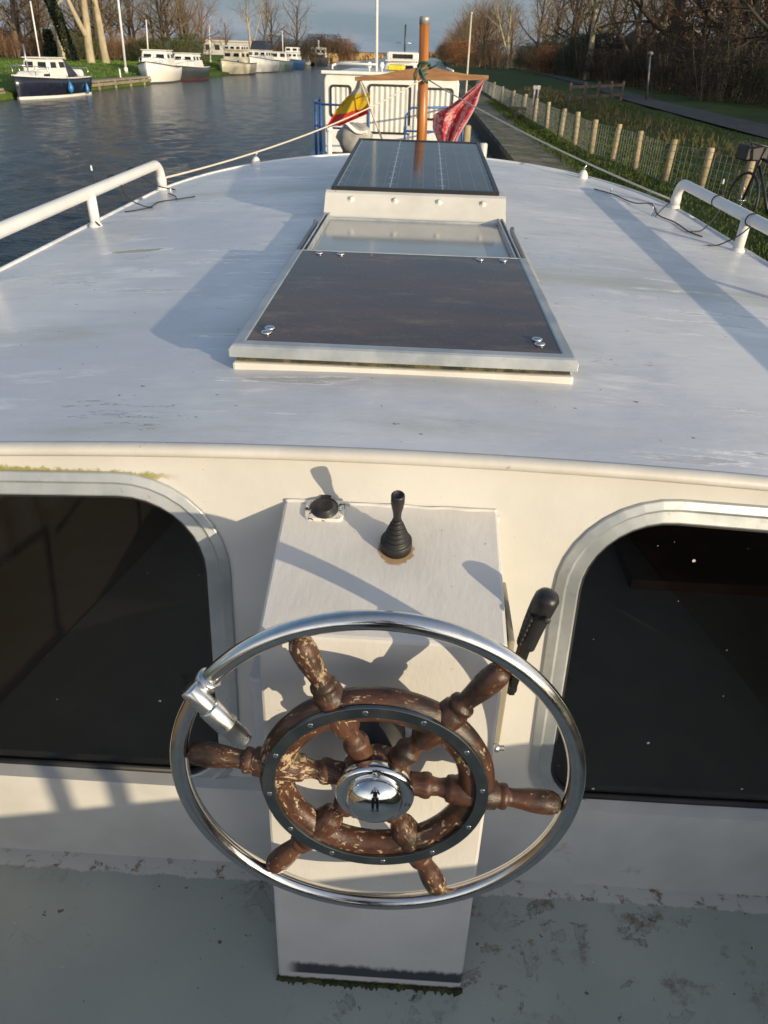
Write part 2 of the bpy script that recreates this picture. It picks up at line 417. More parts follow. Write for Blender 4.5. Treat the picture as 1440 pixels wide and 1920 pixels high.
def mat_glass(name, tint, rough=.015, dust=.6, drops=False, ior=1.5):
    t = NT(name)
    n, l = t.n, t.l
    gl = n.new('ShaderNodeBsdfGlossy'); gl.inputs['Roughness'].default_value = rough; gl.inputs['Color'].default_value = (1, 1, 1, 1)
    tr = n.new('ShaderNodeBsdfTransparent'); tr.inputs['Color'].default_value = tint+(1,)
    fr = n.new('ShaderNodeFresnel'); fr.inputs['IOR'].default_value = ior
    mxs = n.new('ShaderNodeMixShader'); l.new(fr.outputs[0], mxs.inputs[0]); l.new(tr.outputs[0], mxs.inputs[1]); l.new(gl.outputs[0], mxs.inputs[2])
    df = n.new('ShaderNodeBsdfDiffuse'); df.inputs['Color'].default_value = (.75, .74, .70, 1)
    v = t.voronoi(21); sel = t.voronoi(21, out='Color')
    sx = n.new('ShaderNodeSeparateXYZ'); l.new(sel, sx.inputs[0])
    d1 = t.math('MULTIPLY', t.ramp(v, .055, .085, 1, 0), t.ramp(sx.outputs[0], .90, .91))
    v2 = t.voronoi(70); s2 = t.voronoi(70, out='Color'); sy = n.new('ShaderNodeSeparateXYZ'); l.new(s2, sy.inputs[0])
    d2 = t.math('MULTIPLY', t.ramp(v2, .06, .10, 1, 0), t.ramp(sy.outputs[1], .94, .95))
    dd = t.math('MULTIPLY', t.math('MAXIMUM', d1, t.math('MULTIPLY', d2, .5)), dust)
    if drops:
        v3 = t.voronoi(95, stretch=(1, .6, 1)); s3 = t.voronoi(95, stretch=(1, .6, 1), out='Color'); sz = n.new('ShaderNodeSeparateXYZ'); l.new(s3, sz.inputs[0])
        d3 = t.math('MULTIPLY', t.ramp(v3, .05, .13, 1, 0), t.ramp(sz.outputs[2], .70, .74))
        film = t.math('ADD', t.ramp(t.noise(3.2, 5, .6, stretch=(.7, 1.6, 1)), .35, .68, .22, .46), t.ramp(t.noise(26, 5, .7), .45, .7, 0, .06))
        dd = t.math('MAXIMUM', t.math('MAXIMUM', dd, t.math('MULTIPLY', d3, .42)), film)
        df.inputs['Color'].default_value = (.34, .25, .21, 1)
    if drops: l.new(t.mix(t.math('MULTIPLY', d3, .9), t.mix(t.ramp(t.noise(5.5, 6, .7, stretch=(.6, 1.6, 1)), .50, .66), (.21, .16, .155), (.36, .27, .21)), (.80, .74, .68)), df.inputs['Color'])  # paler blotches are reflections painted into the pane, pale dots the drops' sparkle
    m2 = n.new('ShaderNodeMixShader'); l.new(dd, m2.inputs[0]); l.new(mxs.outputs[0], m2.inputs[1]); l.new(df.outputs[0], m2.inputs[2])
    l.new(m2.outputs[0], t.out.inputs['Surface'])
    return t.m

M = {}
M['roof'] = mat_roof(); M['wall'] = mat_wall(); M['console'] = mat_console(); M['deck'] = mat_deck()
M['rim'] = plain('rim_paint', (.56, .545, .51), .38, var=.08, dirt=((.33, .27, .18), .66, .72, 26), bump=.15, bscale=70)
M['tube'] = plain('rail_paint', (.68, .68, .665), .28, var=.05, dirt=((.34, .26, .17), .70, .76, 18), bump=.06)
M['alu'] = mat_alu(); M['chrome'] = mat_steel('polished_steel', (.80, .80, .79), .05, .06, .015)
M['ring_steel'] = mat_steel('wheel_ring_steel', (.68, .675, .66), .11, .12, .03)
M['brush'] = mat_steel('brushed_steel', (.70, .71, .72), .24, .12, .04)
M['plate'] = mat_steel('rim_plate_steel', (.20, .225, .225), .30, .15, .05)
M['wheelwood'] = mat_wood_wheel('weathered_varnish_rim', 'rim'); M['spokewood'] = mat_wood_wheel('weathered_varnish_spoke', 'spoke')
M['black'] = plain('black_plastic', (.016, .016, .018), .42, var=.3, bump=.15, bscale=120)
M['rubber'] = plain('black_rubber', (.018, .019, .021), .55, var=.25, bump=.1, bscale=90)
M['dark'] = plain('dark_grime', (.03, .032, .022), .8, var=.5, scale=20, dirt=((.10, .09, .04), .5, .62, 30), bump=.3)
M['hatch_white'] = plain('hatch_paint', (.60, .585, .54), .42, var=.08, dirt=((.30, .27, .19), .66, .74, 16), bump=.15)
M['steel_plate'] = plain('zinc_plate', (.34, .335, .315), .38, metal=.35, var=.12, dirt=((.22, .20, .17), .6, .7, 12), bump=.1)
M['pane'] = mat_glass('window_glass', (.50, .48, .46))
M['smoke'] = mat_glass('smoked_acrylic', (.05, .035, .03), .03, .5, drops=True, ior=1.43)
M['mirror_pane'] = plain('hatch_plate', (.30, .315, .31), .10, var=.08, scale=4, spec=.8)
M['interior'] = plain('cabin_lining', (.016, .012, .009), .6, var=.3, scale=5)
M['interior_wood'] = plain('cabin_timber', (.62, .25, .08), .45, var=.35, scale=12, stretch=(1, 1, .2))
M['curtain_pale'] = plain('cabin_curtain', (.5, .52, .55), .8, var=.2)
M['hull_white'] = plain('hull_paint', (.60, .60, .58), .4, var=.08, dirt=((.3, .27, .2), .62, .72, 3))

# ------------------------------------------------------------------ own boat
TAN7 = math.tan(radians(7)); NW = Vector((0, -cos(radians(7)), sin(radians(7))))
def WP(x, z, out=0.0): return Vector((x, 1.02+z*TAN7, z))+NW*out
CXB = -.02
def zr(x): return 1.142-.038*(x-CXB)**2
boat = thing('motor_cruiser', 'long white steel cruiser whose roof, helm and grey deck fill the photo', 'boat', (0, 0, -.55))

def face_to(o, n):
    for p in o.data.polygons:
        if p.normal.dot(n) < 0: p.flip()
    o.data.update(); return o
# hull and side decks
hb = MB()
def hsec(y, s):   # half section outline at station y, bow factor
    w = 1.78*(1-max(0, (y-6.2)/4.2)**2.2) if y > 6.2 else 1.78
    w = max(w, .04); zt = .30+max(0, (y-5.5))*.07
    return [(-w, y, zt), (-w*.97, y, -.1), (-w*.85, y, -.75), (w*.85, y, -.75), (w*.97, y, -.1), (w, y, zt)]
st = [1.02, 3, 5, 6.2, 7.2, 8.2, 9.0, 9.7, 10.2, 10.38]
hb.loft([[Vector(p) for p in hsec(y, 0)] for y in st], closed=True, cap0=True, cap1=True)
obj('hull', hb, M['hull_white'], boat)
ha = MB(); ha.loft([[Vector(p) for p in ((-1.74, y, -.06), (-1.66, y, -.75), (1.66, y, -.75), (1.74, y, -.06))] for y in (-2.9, -1, 1.02)], cap0=True, cap1=True)
obj('hull', ha, M['hull_white'], boat)
dk = MB(); dk.grid(lambda u, v: Vector((lerp(-1.34, 1.34, u), lerp(-2.55, 1.03, v), 0)), 8, 8, False)
struct_deck = obj('deck', dk, M['deck'], boat)
cm = MB()
cm.box((1.35, -2.6, -.05), (1.47, 1.02, .72)); cm.box((-1.47, -2.6, -.05), (-1.35, 1.02, .685)); cm.box((-1.35, -2.75, -.05), (1.35, -2.6, .60))
obj('coaming', cm, plain('coaming_wood', (.13, .10, .07), .5, var=.1), boat, bevel=.012)
for y in (-1.03, -.895):
    s_ = MB(); s_.tube([(1.41, y, .68), (1.41, y, 1.25)], .02, 10); obj('stanchion', s_, M['tube'], boat)
s_ = MB(); s_.tube([(1.41, -2.6, 1.16)] + [(1.41, -1.03, 1.16)], .014, 8); s_.tube([(-1.4, -2.66, 1.12), (1.4, -2.66, 1.12)], .014, 8)
for p in ((1.41, -2.6), (-1.41, -2.6), (-.5, -2.66), (.5, -2.66)): s_.tube([(p[0], p[1], .55), (p[0], p[1], 1.16)], .016, 8)
obj('railing', s_, M['tube'], boat)

# cabin aft wall with two window openings
def rrect(pts, rad, n=9):
    """rounded polygon from corners (x,z) with one radius each"""
    out = []; m = len(pts)
    for i in range(m):
        p = Vector(pts[i]); a = Vector(pts[i-1]); b = Vector(pts[(i+1) % m]); r = rad[i]
        da, db = (a-p).normalized(), (b-p).normalized()
        ang = da.angle(db); tl = r/math.tan(ang/2)
        c = p+(da+db).normalized()*(r/sin(ang/2)); p0, p1 = p+da*tl, p+db*tl
        a0 = atan2(p0.y-c.y, p0.x-c.x); a1 = atan2(p1.y-c.y, p1.x-c.x); dd = (a1-a0+pi) % (2*pi)-pi
        for k in range(n+1):
            w = a0+dd*k/n; out.append((c.x+cos(w)*r, c.y+sin(w)*r))
    return out
def win_loops(sgn):
    g = lambda e: [(-.40+e, .300-e), (-.388+e, 1.026+e), (-1.12-e, .998+e), (-1.12-e, .288-e)]
    R_ = lambda e: [max(.02, r+e) for r in (.105, .155, .14, .10)]
    def loop(e):
        q = rrect(g(e), R_(e))
        return [(x if sgn < 0 else (-x+2*CXB)+.004, z) for x, z in q]
    return loop
wallb = bmesh.new()
outer = [(-1.40, -.02)] + [(lerp(-1.40, 1.37, i/24), zr(lerp(-1.40, 1.37, i/24))-.012) for i in range(25)] + [(1.37, -.02)]
loopsb = []
for lp in (outer, win_loops(-1)(.012), win_loops(1)(.012)):
    vs = [wallb.verts.new(WP(x, z)) for x, z in lp]
    loopsb += [wallb.edges.new((vs[i], vs[(i+1) % len(vs)])) for i in range(len(vs))]
bmesh.ops.triangle_fill(wallb, use_beauty=True, use_dissolve=False, edges=loopsb)
for v in wallb.verts: v.co.z += .55
wme = bpy.data.meshes.new('cabin_wall'); wallb.to_mesh(wme); wallb.free(); wme.materials.append(M['wall'])
wo = obj('cabin_wall', wme, None, boat); ORG[wo.name] = ORG[boat.name]
so = wo.modifiers.new('solid', 'SOLIDIFY'); so.thickness = .03; so.offset = -1 if wme.polygons[0].normal.y < 0 else 1
for x in (-1.40, 1.37):
    sw = MB(); sw.hexa([Vector((x-.02, 1.10, -.02)), Vector((x+.02, 1.10, -.02)), Vector((x+.02, 4.6, -.02)), Vector((x-.02, 4.6, -.02)),
             Vector((x-.02, 1.16, 1.05)), Vector((x+.02, 1.16, 1.05)), Vector((x+.02, 4.6, 1.05)), Vector((x-.02, 4.6, 1.05))])
    obj('cabin_side', sw, M['wall'], boat)
# inside of the cabin
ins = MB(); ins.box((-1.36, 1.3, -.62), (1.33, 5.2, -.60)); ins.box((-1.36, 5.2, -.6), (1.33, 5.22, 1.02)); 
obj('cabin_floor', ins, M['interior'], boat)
for sgn in (-1, 1):
    L = win_loops(sgn)
    f = MB()
    f.loft([[WP(x, z, o) for x, z in L(e)] for e, o in ((.048, 0.0), (.047, .007), (.030, .0125), (.026, .0085), (.004, .012), (0, .010), (0, -.02))], smooth=False)
    fr_ = obj('window', f, M['alu'], boat, bevel=.0015)
    sm_ = MB(); q = [(x, z) for x, z in L(.0025)]
    sm_.loft([[WP(x, z, o) for x, z in L(e)] for e, o in ((.0015, .004), (-.006, .004), (-.007, -.006))]); obj('seal', sm_, M['rubber'], fr_)
    g = MB(); lp = [WP(x, z, -.004) for x, z in L(-.002)]; c_ = sum(lp, Vector())/len(lp)
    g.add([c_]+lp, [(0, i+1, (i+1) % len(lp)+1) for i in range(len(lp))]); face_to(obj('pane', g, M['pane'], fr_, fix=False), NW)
    # lower ledge in the opening
    x0, x1 = (-1.10, -.45) if sgn < 0 else (.41, 1.06)
    b_ = MB(); b_.tube([WP(x0, .303, -.002), WP(x1, .306, -.002)], .008, 8); obj('ledge', b_, M['rubber'], fr_)

# roof
RW = 1.46
def yfront(s):
    s = min(abs(s), .99999); return 4.0+1.68*(1-s**2.3)**(1/2.3)
def yaft(x): return 1.02+zr(x)*TAN7-.022
def roofp(u, v, dz=0):
    s = sin((u-.5)*pi); x = CXB+RW*s; y = lerp(yaft(x), yfront(s), v); return Vector((x, y, zr(x)+dz))
rf = MB(); rf.grid(roofp, 56, 40, True)
edge = [roofp(0, v/30) for v in range(31)]+[roofp(u/60, 1) for u in range(61)]+[roofp(1, 1-v/30) for v in range(31)]
obj('roof', rf, M['roof'], boat)
fa = MB(); fa.loft([[p-Vector((0, 0, .002)) for p in edge], [p-Vector((0, 0, .06)) for p in edge]], closed=False, smooth=True)
fa.tube(edge, .010, 8); obj('roof_edge', fa, M['roof'], boat)
lip = MB(); lp = []
for i in range(61):
    x = lerp(CXB-RW, CXB+RW, i/60); y, z = yaft(x), zr(x)
    lp.append([Vector((x, y+.02, z-.001)), Vector((x, y+.006, z+.0015)), Vector((x, y-.004, z-.001)), Vector((x, y-.010, z-.006)), Vector((x, y-.011, z-.014)),
               Vector((x, y-.006, z-.021)), Vector((x, y+.004, z-.024)), Vector((x, y+.02, z-.024))])
lip.loft(lp, closed=True, smooth=True, cap0=True, cap1=True)
obj('roof_lip', lip, M['rim'], boat)

# grab rails with their posts
def rail(sg):
    X = lambda x: CXB+sg*(x-CXB if sg > 0 else x-CXB)
    x = lambda v: CXB+sg*v
    path = [(x(1.37), .6, 1.205), (x(1.385), 1.6, 1.205), (x(1.405), 2.4, 1.205), (x(1.42), 3.2, 1.203), (x(1.432), 4.05, 1.200), (x(1.435), 4.22, 1.199)]
    for k in range(1, 8):
        w = k/7*pi/2; path.append((x(1.435), 4.22+.085*sin(w), 1.199-.085*(1-cos(w))))
    path.append((x(1.435), 4.305, 1.04))
    m = MB(); m.tube(path, .0245, 16); r = obj('grab_rail', m, M['tube'], boat)
    for xx, y in ((1.372, 1.45), (1.395, 2.33), (1.412, 3.28)):
        p = MB(); p.tube([(x(xx), y, 1.20), (x(xx), y, 1.05)], .022, 14); p.lathe([(.022, .02), (.029, .008), (.031, 0)], (x(xx), y, zr(x(xx))-.003), (0, 0, 1), 14)
        obj('post', p, M['tube'], r)
    p = MB(); p.lathe([(.0245, .03), (.031, .01), (.034, 0)], (x(1.435), 4.305, zr(x(1.435))-.003), (0, 0, 1), 14); p.lathe([(.027, 0), (.027, .045)], (x(1.435), 4.305, 1.085), (0, 0, 1), 14)
    obj('post', p, M['tube'], r)
rail(-1); rail(1)
for x_, y_ in ((-1.10, 5.20), (1.055, 5.12)):
    k = MB(); z0 = zr(x_)-.004
    k.lathe([(.030, 0), (.031, .010), (.028, .03), (.018, .045), (.012, .052)], (x_, y_, z0), (0, 0, 1), 18)
    kk = obj('deck_knob', k, M['tube'], boat)
    h = MB(); h.tube([(x_, y_, z0+.05), (x_+.004, y_, z0+.068), (x_+.012, y_, z0+.085)], .0055, 8); obj('eye', h, M['brush'], kk)

# sliding hatch: base, seal gap, lid with smoked pane, runners, glass, bent plate
hat = MB(); hx0, hx1 = -.405, .365
hat.box((hx0, 1.513, 1.10), (hx1, 2.48, 1.1535)); hatch = obj('hatch', hat, M['hatch_white'], boat, bevel=.006)
gp = MB(); gp.box((hx0+.008, 1.526, 1.150), (hx1-.008, 2.45, 1.1735)); obj('seal', gp, M['dark'], hatch)
lid = MB(); w_ = .030
def lidrect(e, z): return [Vector((hx0+e-.003, 1.503+e, z)), Vector((hx1-e+.003, 1.503+e, z)), Vector((hx1-e+.003, 2.425-e*.35, z)), Vector((hx0+e-.003, 2.425-e*.35, z))]
lid.loft([lidrect(.0, 1.170), lidrect(0, 1.187), lidrect(.005, 1.194), lidrect(.010, 1.1975), lidrect(.032, 1.199), lidrect(.034, 1.1965)], closed=True)
obj('lid_frame', lid, M['alu'], hatch, bevel=.002)
pn = MB(); pn.add(lidrect(.0335, 1.197), [(0, 1, 2, 3)]); face_to(obj('smoked_pane', pn, M['smoke'], hatch, fix=False), Vector((0, 0, 1)))
un = MB(); un.box((hx0+.03, 1.54, 1.166), (hx1-.03, 2.40, 1.170)); obj('lining', un, M['interior'], hatch)
for x_, y_ in ((-.336, 1.622), (-.338, 1.590), (.290, 1.622), (.292, 1.590), (-.315, 2.375), (-.245, 2.372), (.205, 2.372), (.280, 2.372)):
    b_ = MB(); b_.lathe([(.0125, 0), (.0125, .003), (.010, .0055), (.004, .0065)], (x_, y_, 1.1972), (0, 0, 1), 14); obj('nut', b_, M['brush'], hatch)
ru = MB()
for x0, x1 in ((-.40, -.374), (.335, .361)):
    ru = MB(); ru.box((x0, 2.38, 1.12), (x1, 3.26, 1.158)); ru.box((x0+.002, 2.38, 1.158), (x0+.008, 3.25, 1.172)); ru.box((x1-.008, 2.38, 1.158), (x1-.002, 3.25, 1.172))
    obj('runner', ru, M['alu'], hatch, bevel=.002)
rt = MB()
for x_ in (-.418, .381):
    rt = MB(); rt.tube([(x_, 2.30, 1.155), (x_, 3.02, 1.155), (x_, 3.06, 1.163)], .010, 10); obj('rod', rt, M['steel_plate'], hatch)
gg = MB(); gg.box((-.373, 2.36, 1.148), (.334, 3.235, 1.150)); obj('hatch_glass', gg, M['mirror_pane'], hatch)
gb = MB(); gb.box((-.373, 2.40, 1.12), (.334, 3.235, 1.126)); obj('lining', gb, M['interior'], hatch)
pl = MB(); A_ = [(3.205, 1.155), (3.215, 1.160), (3.222, 1.166), (3.30, 1.236), (3.318, 1.243), (3.44, 1.246)]
rows = [[Vector((x, y, z)) for x in (-.405, .37)] for y, z in A_]
pl.loft(rows, closed=False); obj('bent_plate', pl, M['hatch_white'], hatch, solid=.004, bevel=.001)
tr_ = MB(); tr_.box((-.395, 3.195, 1.148), (.36, 3.215, 1.158)); obj('trim', tr_, M['alu'], hatch, bevel=.002)
pn_ = Vector((0, -.667, .745)).normalized()
for x_ in (-.292, -.104, .084, .272):
    b_ = MB(); c_ = Vector((x_, 3.278, 1.2175))
    b_.lathe([(.0155, -.001), (.0155, .002), (.012, .003), (.0085, .0035), (.0085, .007), (.006, .0105), (.002, .012)], c_, pn_, 14); obj('screw', b_, M['hatch_white'], hatch)

# helm console
co = MB(); xl, xr = -.229, .179
prof = [(.757, -.01), (.853, .95), (1.148, 1.026), (1.16, .6), (1.06, -.01)]
co.loft([[Vector((x, y, z)) for y, z in prof] for x in (xl, xr)], closed=True, cap0=True, cap1=True)
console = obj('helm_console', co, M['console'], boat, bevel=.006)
ft = MB(); ring_ = []
for k in range(90):
    t_ = k/89; x_ = lerp(xl-.004, xr+.004, t_); h_ = .004+.010*RND.random()**2; o_ = .003+.012*RND.random()**2
    ring_.append([Vector((x_, .762, -.002)), Vector((x_, .757-o_, -.002)), Vector((x_, .755-o_*.4, h_*.7)), Vector((x_, .762, h_))])
ft.loft(ring_, closed=True, smooth=True, cap0=True, cap1=True)
obj('moss_seam', ft, plain('moss', (.045, .05, .016), .95, var=.6, scale=40, bump=.6), console)
du = MB(); 
du.loft([[Vector((x, y, z)) for x, y in ((-.305, 1.14), (-.305, 1.040), (-.298, 1.030), (-.243, 1.030), (-.236, 1.040), (-.236, 1.14))] for z in (.16, .655)], closed=True, cap0=True, cap1=True)
duct = obj('cable_duct', du, plain('duct_paint', (.52, .535, .545), .45, var=.08, bump=.1), boat, bevel=.004)
wb_ = MB(); br_ = random.Random(5); bead = [Vector((lerp(xl+.002, xr-.002, i/70), 1.1425+.0012*sin(i*.5), 1.0255+.0006*sin(i*.37))) for i in range(71)]
wb_.tube(bead, [.0034+.0005*sin(k*.23) for k in range(71)], 8); obj('weld_bead', wb_, M['console'], console)
for x_ in (xl-.001, xr+.001):
    wb_ = MB(); bead = [Vector((x_+br_.uniform(-.001, .001), 1.02+z*TAN7-.004, z)) for z in [lerp(.02, 1.015, i/60) for i in range(61)]]
    wb_.tube(bead, [.0036+.0006*sin(k*.8) for k in range(61)], 8); obj('weld_bead', wb_, M['console'], console)
# socket with flip lid
npl = Vector((0, -.249, .968)).normalized(); apl = Vector((0, .968, .249)).normalized()
SP = lambda x, d, h: Vector((x, .853, .95))+apl*d+npl*h
sc_ = MB(); q = rrect([(-.186, .252), (-.112, .252), (-.112, .303), (-.186, .303)], [.012]*4, 5)
sc_.loft([[SP(x, d, 0) for x, d in q], [SP(x, d, .005) for x, d in q], [SP(lerp(x, -.149, .05), lerp(d, .278, .05), .0062) for x, d in q]], closed=True, cap1=True)
socket = obj('deck_socket', sc_, plain('chipped_plate', (.66, .64, .60), .45, var=.1, dirt=((.02, .02, .02), .53, .56, 42), bump=.2), boat)
cp = MB(); c_ = SP(-.149, .279, .006)
cp.lathe([(.0265, 0), (.026, .003), (.022, .0036), (.0215, .0062), (.0182, .0066), (.0178, .0092), (.0135, .0100), (.013, .0094)], c_, npl, 30)
cp.bar(SP(-.149, .294, .012), SP(-.149, .306, .012), .016, .005); cp.tube([SP(-.158, .304, .011), SP(-.140, .304, .011)], .0038, 8)
obj('cap', cp, M['black'], socket)
sc2 = MB(); sc2.lathe([(.0045, 0), (.0045, .003), (.002, .004)], SP(-.121, .279, .006), npl, 10); obj('screw', sc2, M['brush'], socket)
# control lever with rubber bellows
jl = MB(); c_ = SP(-.011, .1985, 0)
jp = [(.0285, 0), (.0285, .019), (.0265, .021)]
for i in range(5):
    r = lerp(.0245, .0120, i/4.2); h = .0205+i*.0094
    jp += [(r, h), (r, h+.0038), (r-.0008, h+.0046), (r-.0042, h+.0052), (r-.0042, h+.0088)]
jp += [(.0095, .068), (.0082, .074)]
jl.lathe(jp, c_, npl, 28); joy = obj('control_lever', jl, M['rubber'], boat)
js = MB(); js.lathe([(.0078, .068), (.0070, .082), (.0078, .094), (.0105, .108), (.0118, .118), (.0118, .134), (.0100, .1365), (.0085, .1362), (.008, .1335), (.002, .133)], c_, npl, 24)
obj('knob', js, M['black'], joy)
# throttle lever on the starboard side of the console
pp = MB(); pp.hexa([Vector(p) for p in ((.1835, .885, .675), (.199, .885, .675), (.199, 1.0, .675), (.1835, 1.0, .675), (.1835, .872, .945), (.193, .872, .945), (.193, 1.03, .945), (.1835, 1.03, .945))])
mount = obj('lever_mount', pp, plain('mount_paint', (.30, .27, .21), .5, var=.15), boat, bevel=.003)
bl = MB(); bl.lathe([(.008, 0), (.008, .012), (.005, .013), (.005, .022)], (.182, .865, .69), (1, 0, 0), 8); obj('bolt', bl, M['brush'], mount)
th = MB(); th.hexa([Vector(p) for p in ((.201, .894, .795), (.213, .894, .795), (.213, .926, .795), (.201, .926, .795), (.211, .894, .93), (.229, .894, .93), (.229, .920, .93), (.211, .920, .93))])
th.lathe([(.017, 0), (.017, .016), (.013, .019)], (.197, .91, .808), (1, 0, 0), 16)
thr = obj('throttle_lever', th, M['black'], boat, bevel=.003)
gr = MB(); gl_ = []
for t, w, d in ((0, .013, .014), (.02, .0165, .018), (.10, .017, .019), (.35, .0185, .021), (.55, .0195, .022), (.75, .0205, .023), (.9, .0205, .022), (.97, .0165, .018), (1.0, .008, .010)):
    c_ = Vector((lerp(.219, .243, t), .907+.006*sin(t*3), lerp(.905, 1.022, t)))
    ax = Vector((.2, 0, 1)).normalized(); e1 = Vector((1, 0, -.2)).normalized(); e2 = Vector((0, 1, 0))
    gl_.append([c_+e1*(cos(2*pi*k/20)*w)+e2*(sin(2*pi*k/20)*d) for k in range(20)])
gr.loft(gl_, smooth=True, cap0=True, cap1=True); grip = obj('grip', gr, M['black'], thr)
rb = MB()
for k in range(6):
    t = .18+.09*k; c_ = Vector((lerp(.219, .243, t)-.0185, .895, lerp(.905, 1.022, t))); rb.ball(c_, (.004, .012, .0035), 8, 5)
rb.lathe([(.006, 0), (.006, .003), (.003, .004)], (lerp(.219, .243, .72)+.004, .884, .985), (0, -1, .2), 10)
obj('grip_ribs', rb, M['rubber'], thr)

# steering wheel (spoke wheel of wood inside an outer steel ring)
def wp(r, a, n=0.0): a = radians(a); return WC+WU*(r*cos(a))+WV*(r*sin(a))+WN*n
wr = MB(); NS = 96
for_l = []
for i in range(NS):
    a = 360*i/NS
    for_l.append([wp(.1625+.0308*sx, a, .0215*sn) for sx, sn in ((-.94, 0), (-.80, .55), (-.5, .86), (0, .97), (.5, .86), (.80, .55), (.94, 0), (.8, -.55), (.45, -.88), (0, -.97), (-.45, -.88), (-.8, -.55))])
for_l.append(for_l[0]); wr.loft(for_l, smooth=True)
wheel = obj('steering_wheel', wr, M['wheelwood'], boat)
wheel['label'] = "weathered wooden ship's wheel inside an outer polished steel ring"
og = MB(); og.tube([wp(.3200, 360*i/128) for i in range(128)], .0145, 20, closed=True); obj('outer_ring', og, M['ring_steel'], wheel)
rp_ = MB(); rl = []
for i in range(NS+1):
    a = 360*i/NS; rl.append([wp(.1595, a, .021), wp(.1600, a, .0268), wp(.1795, a, .0268), wp(.1800, a, .020)])
rp_.loft(rl, closed=True); obj('rim_plate', rp_, M['plate'], wheel, bevel=.0008)
for k in range(12):
    b_ = MB(); b_.lathe([(.0045, 0), (.0045, .0006), (.0035, .0010), (.0012, .0003)], wp(.1697, 6+30*k, .0266), WN, 12); obj('rim_screw', b_, M['chrome'], wheel)
SPK = [(.042, .0175), (.060, .0185), (.072, .019), (.076, .0205), (.083, .0215), (.089, .0200), (.092, .0155), (.103, .0140), (.114, .0165), (.117, .0210), (.123, .0225), (.129, .0225), (.133, .0242), (.150, .0248),
       (.178, .0246), (.197, .0232), (.2005, .0190), (.2035, .0205), (.209, .0215), (.214, .0205), (.217, .0150), (.223, .0148), (.236, .0162), (.255, .0188), (.274, .0200), (.291, .0190), (.300, .0150), (.3045, .0085), (.3055, .002)]
for k in range(6):
    a = 53.4+60*k; d = (wp(1, a)-WC)
    b_ = MB(); b_.lathe([(r, h) for h, r in SPK], WC-WN*.002, d, 26); obj('spoke_handle', b_, M['spokewood'], wheel)
hu = MB(); hu.lathe([(.052, -.026), (.056, -.02), (.056, .012), (.050, .016)], WC, WN, 32); obj('hub_block', hu, M['wheelwood'], wheel)
sh = MB(); sh.lathe([(.046, -.104), (.046, -.092), (.044, -.090), (.044, -.02)], WC, WN, 32); obj('hub_shaft', sh, M['rubber'], wheel)
hc = MB(); pr = [(.057, .013), (.061, .016), (.0630, .020), (.0630, .030), (.0612, .0340), (.0575, .0362), (.0475, .0368), (.0462, .0360), (.0455, .0372)]
for i in range(1, 15):
    w = i/14*pi/2; pr.append((max(.0003, .0455*cos(w)), .0372+.0285*sin(w)))
hc.lathe(pr, WC, WN, 56); hub = obj('hub_cap', hc, M['chrome'], wheel)
em = MB(); ec = wp(.0535, -12, .0363)
for dx in (-.006, -.0035, -.001, .0035, .006): em.bar(ec+WU*dx*.7-WV*.003, ec+WU*dx*.7+WV*.003, .001, .001, up=WN)
em.bar(ec+WU*.0015-WV*.003, ec+WU*.005-WV*.003, .001, .001, up=WN); em.bar(ec-WU*.0042+WV*.003, ec-WU*.0008+WV*.003, .001, .001, up=WN); em.bar(ec+WU*.0015+WV*.003, ec+WU*.005+WV*.003, .001, .001, up=WN)
obj('emblem', em, M['plate'], wheel)
hs_ = MB(); hs_.lathe([(.0042, 0), (.0042, .0008), (.003, .0016), (.001, .0008)], wp(.0530, 91, .0362), WN, 12); obj('hub_screw', hs_, M['chrome'], wheel)
# folding spinner knob clamped on the ring
sk = MB(); ka = 145.8; kc = wp(.320, ka, .012); kd = (WU*.60-WV*.80).normalized(); tang = (wp(.32, ka+6)-wp(.32, ka-6)).normalized()
sk.lathe([(.0175, -.009), (.0195, -.006), (.0195, .006), (.0175, .009)], wp(.320, ka-2.5, .001), tang, 24)
sk.lathe([(.0135, -.022), (.0148, -.020), (.0148, .020), (.0145, .0215)], kc+WN*.014, kd, 24)
sk.lathe([(.0172, .022), (.0178, .024), (.0178, .064), (.0172, .066), (.0150, .0665), (.0150, .102), (.0138, .105), (.006, .1065)], kc+WN*.014, kd, 24)
kn = obj('spinner_knob', sk, M['brush'], wheel)

# lining of the cabin seen through the panes
def inside(name, label, cat, mb, m, loc):
    t = thing(name, label, cat, loc)
    obj('board', mb, m, t); return t
b_ = MB(); b_.bar((-.97, 1.52, .10), (-.86, 1.50, -.30), .075, .03, up=(0, 1, 0)); b_.bar((-.93, 1.56, .11), (-.75, 1.62, -.45), .05, .02, up=(0, 1, 0))
obj('cabin_timber', b_, M['interior_wood'], boat)
b_ = MB(); b_.box((-1.2, 1.55, .02), (-.62, 2.6, .05)); b_.box((-1.2, 1.9, -.5), (-.7, 2.5, -.1)); b_.box((.75, 1.85, .30), (1.3, 2.6, .34)); b_.bar((.9, 1.6, .25), (1.28, 1.62, -.4), .04, .03, up=(0, 1, 0))
b_.box((.55, 2.2, -.6), (1.3, 2.8, -.15)); b_.box((-.6, 2.6, -.6), (.4, 2.7, .2))
obj('cabin_bench', b_, plain('cabin_bench_timber', (.24, .15, .10), .5, var=.3, scale=4), boat)
b_ = MB(); b_.grid(lambda u, v: Vector((-1.31+.02*sin(u*30), 1.6+u*.9, -.25+v*.75)), 30, 4); b_.grid(lambda u, v: Vector((-1.58+u*.12, 2.2+.01*sin(u*20), -.15+v*.36)), 12, 3)
obj('cabin_curtain', b_, M['curtain_pale'], boat, solid=.004)

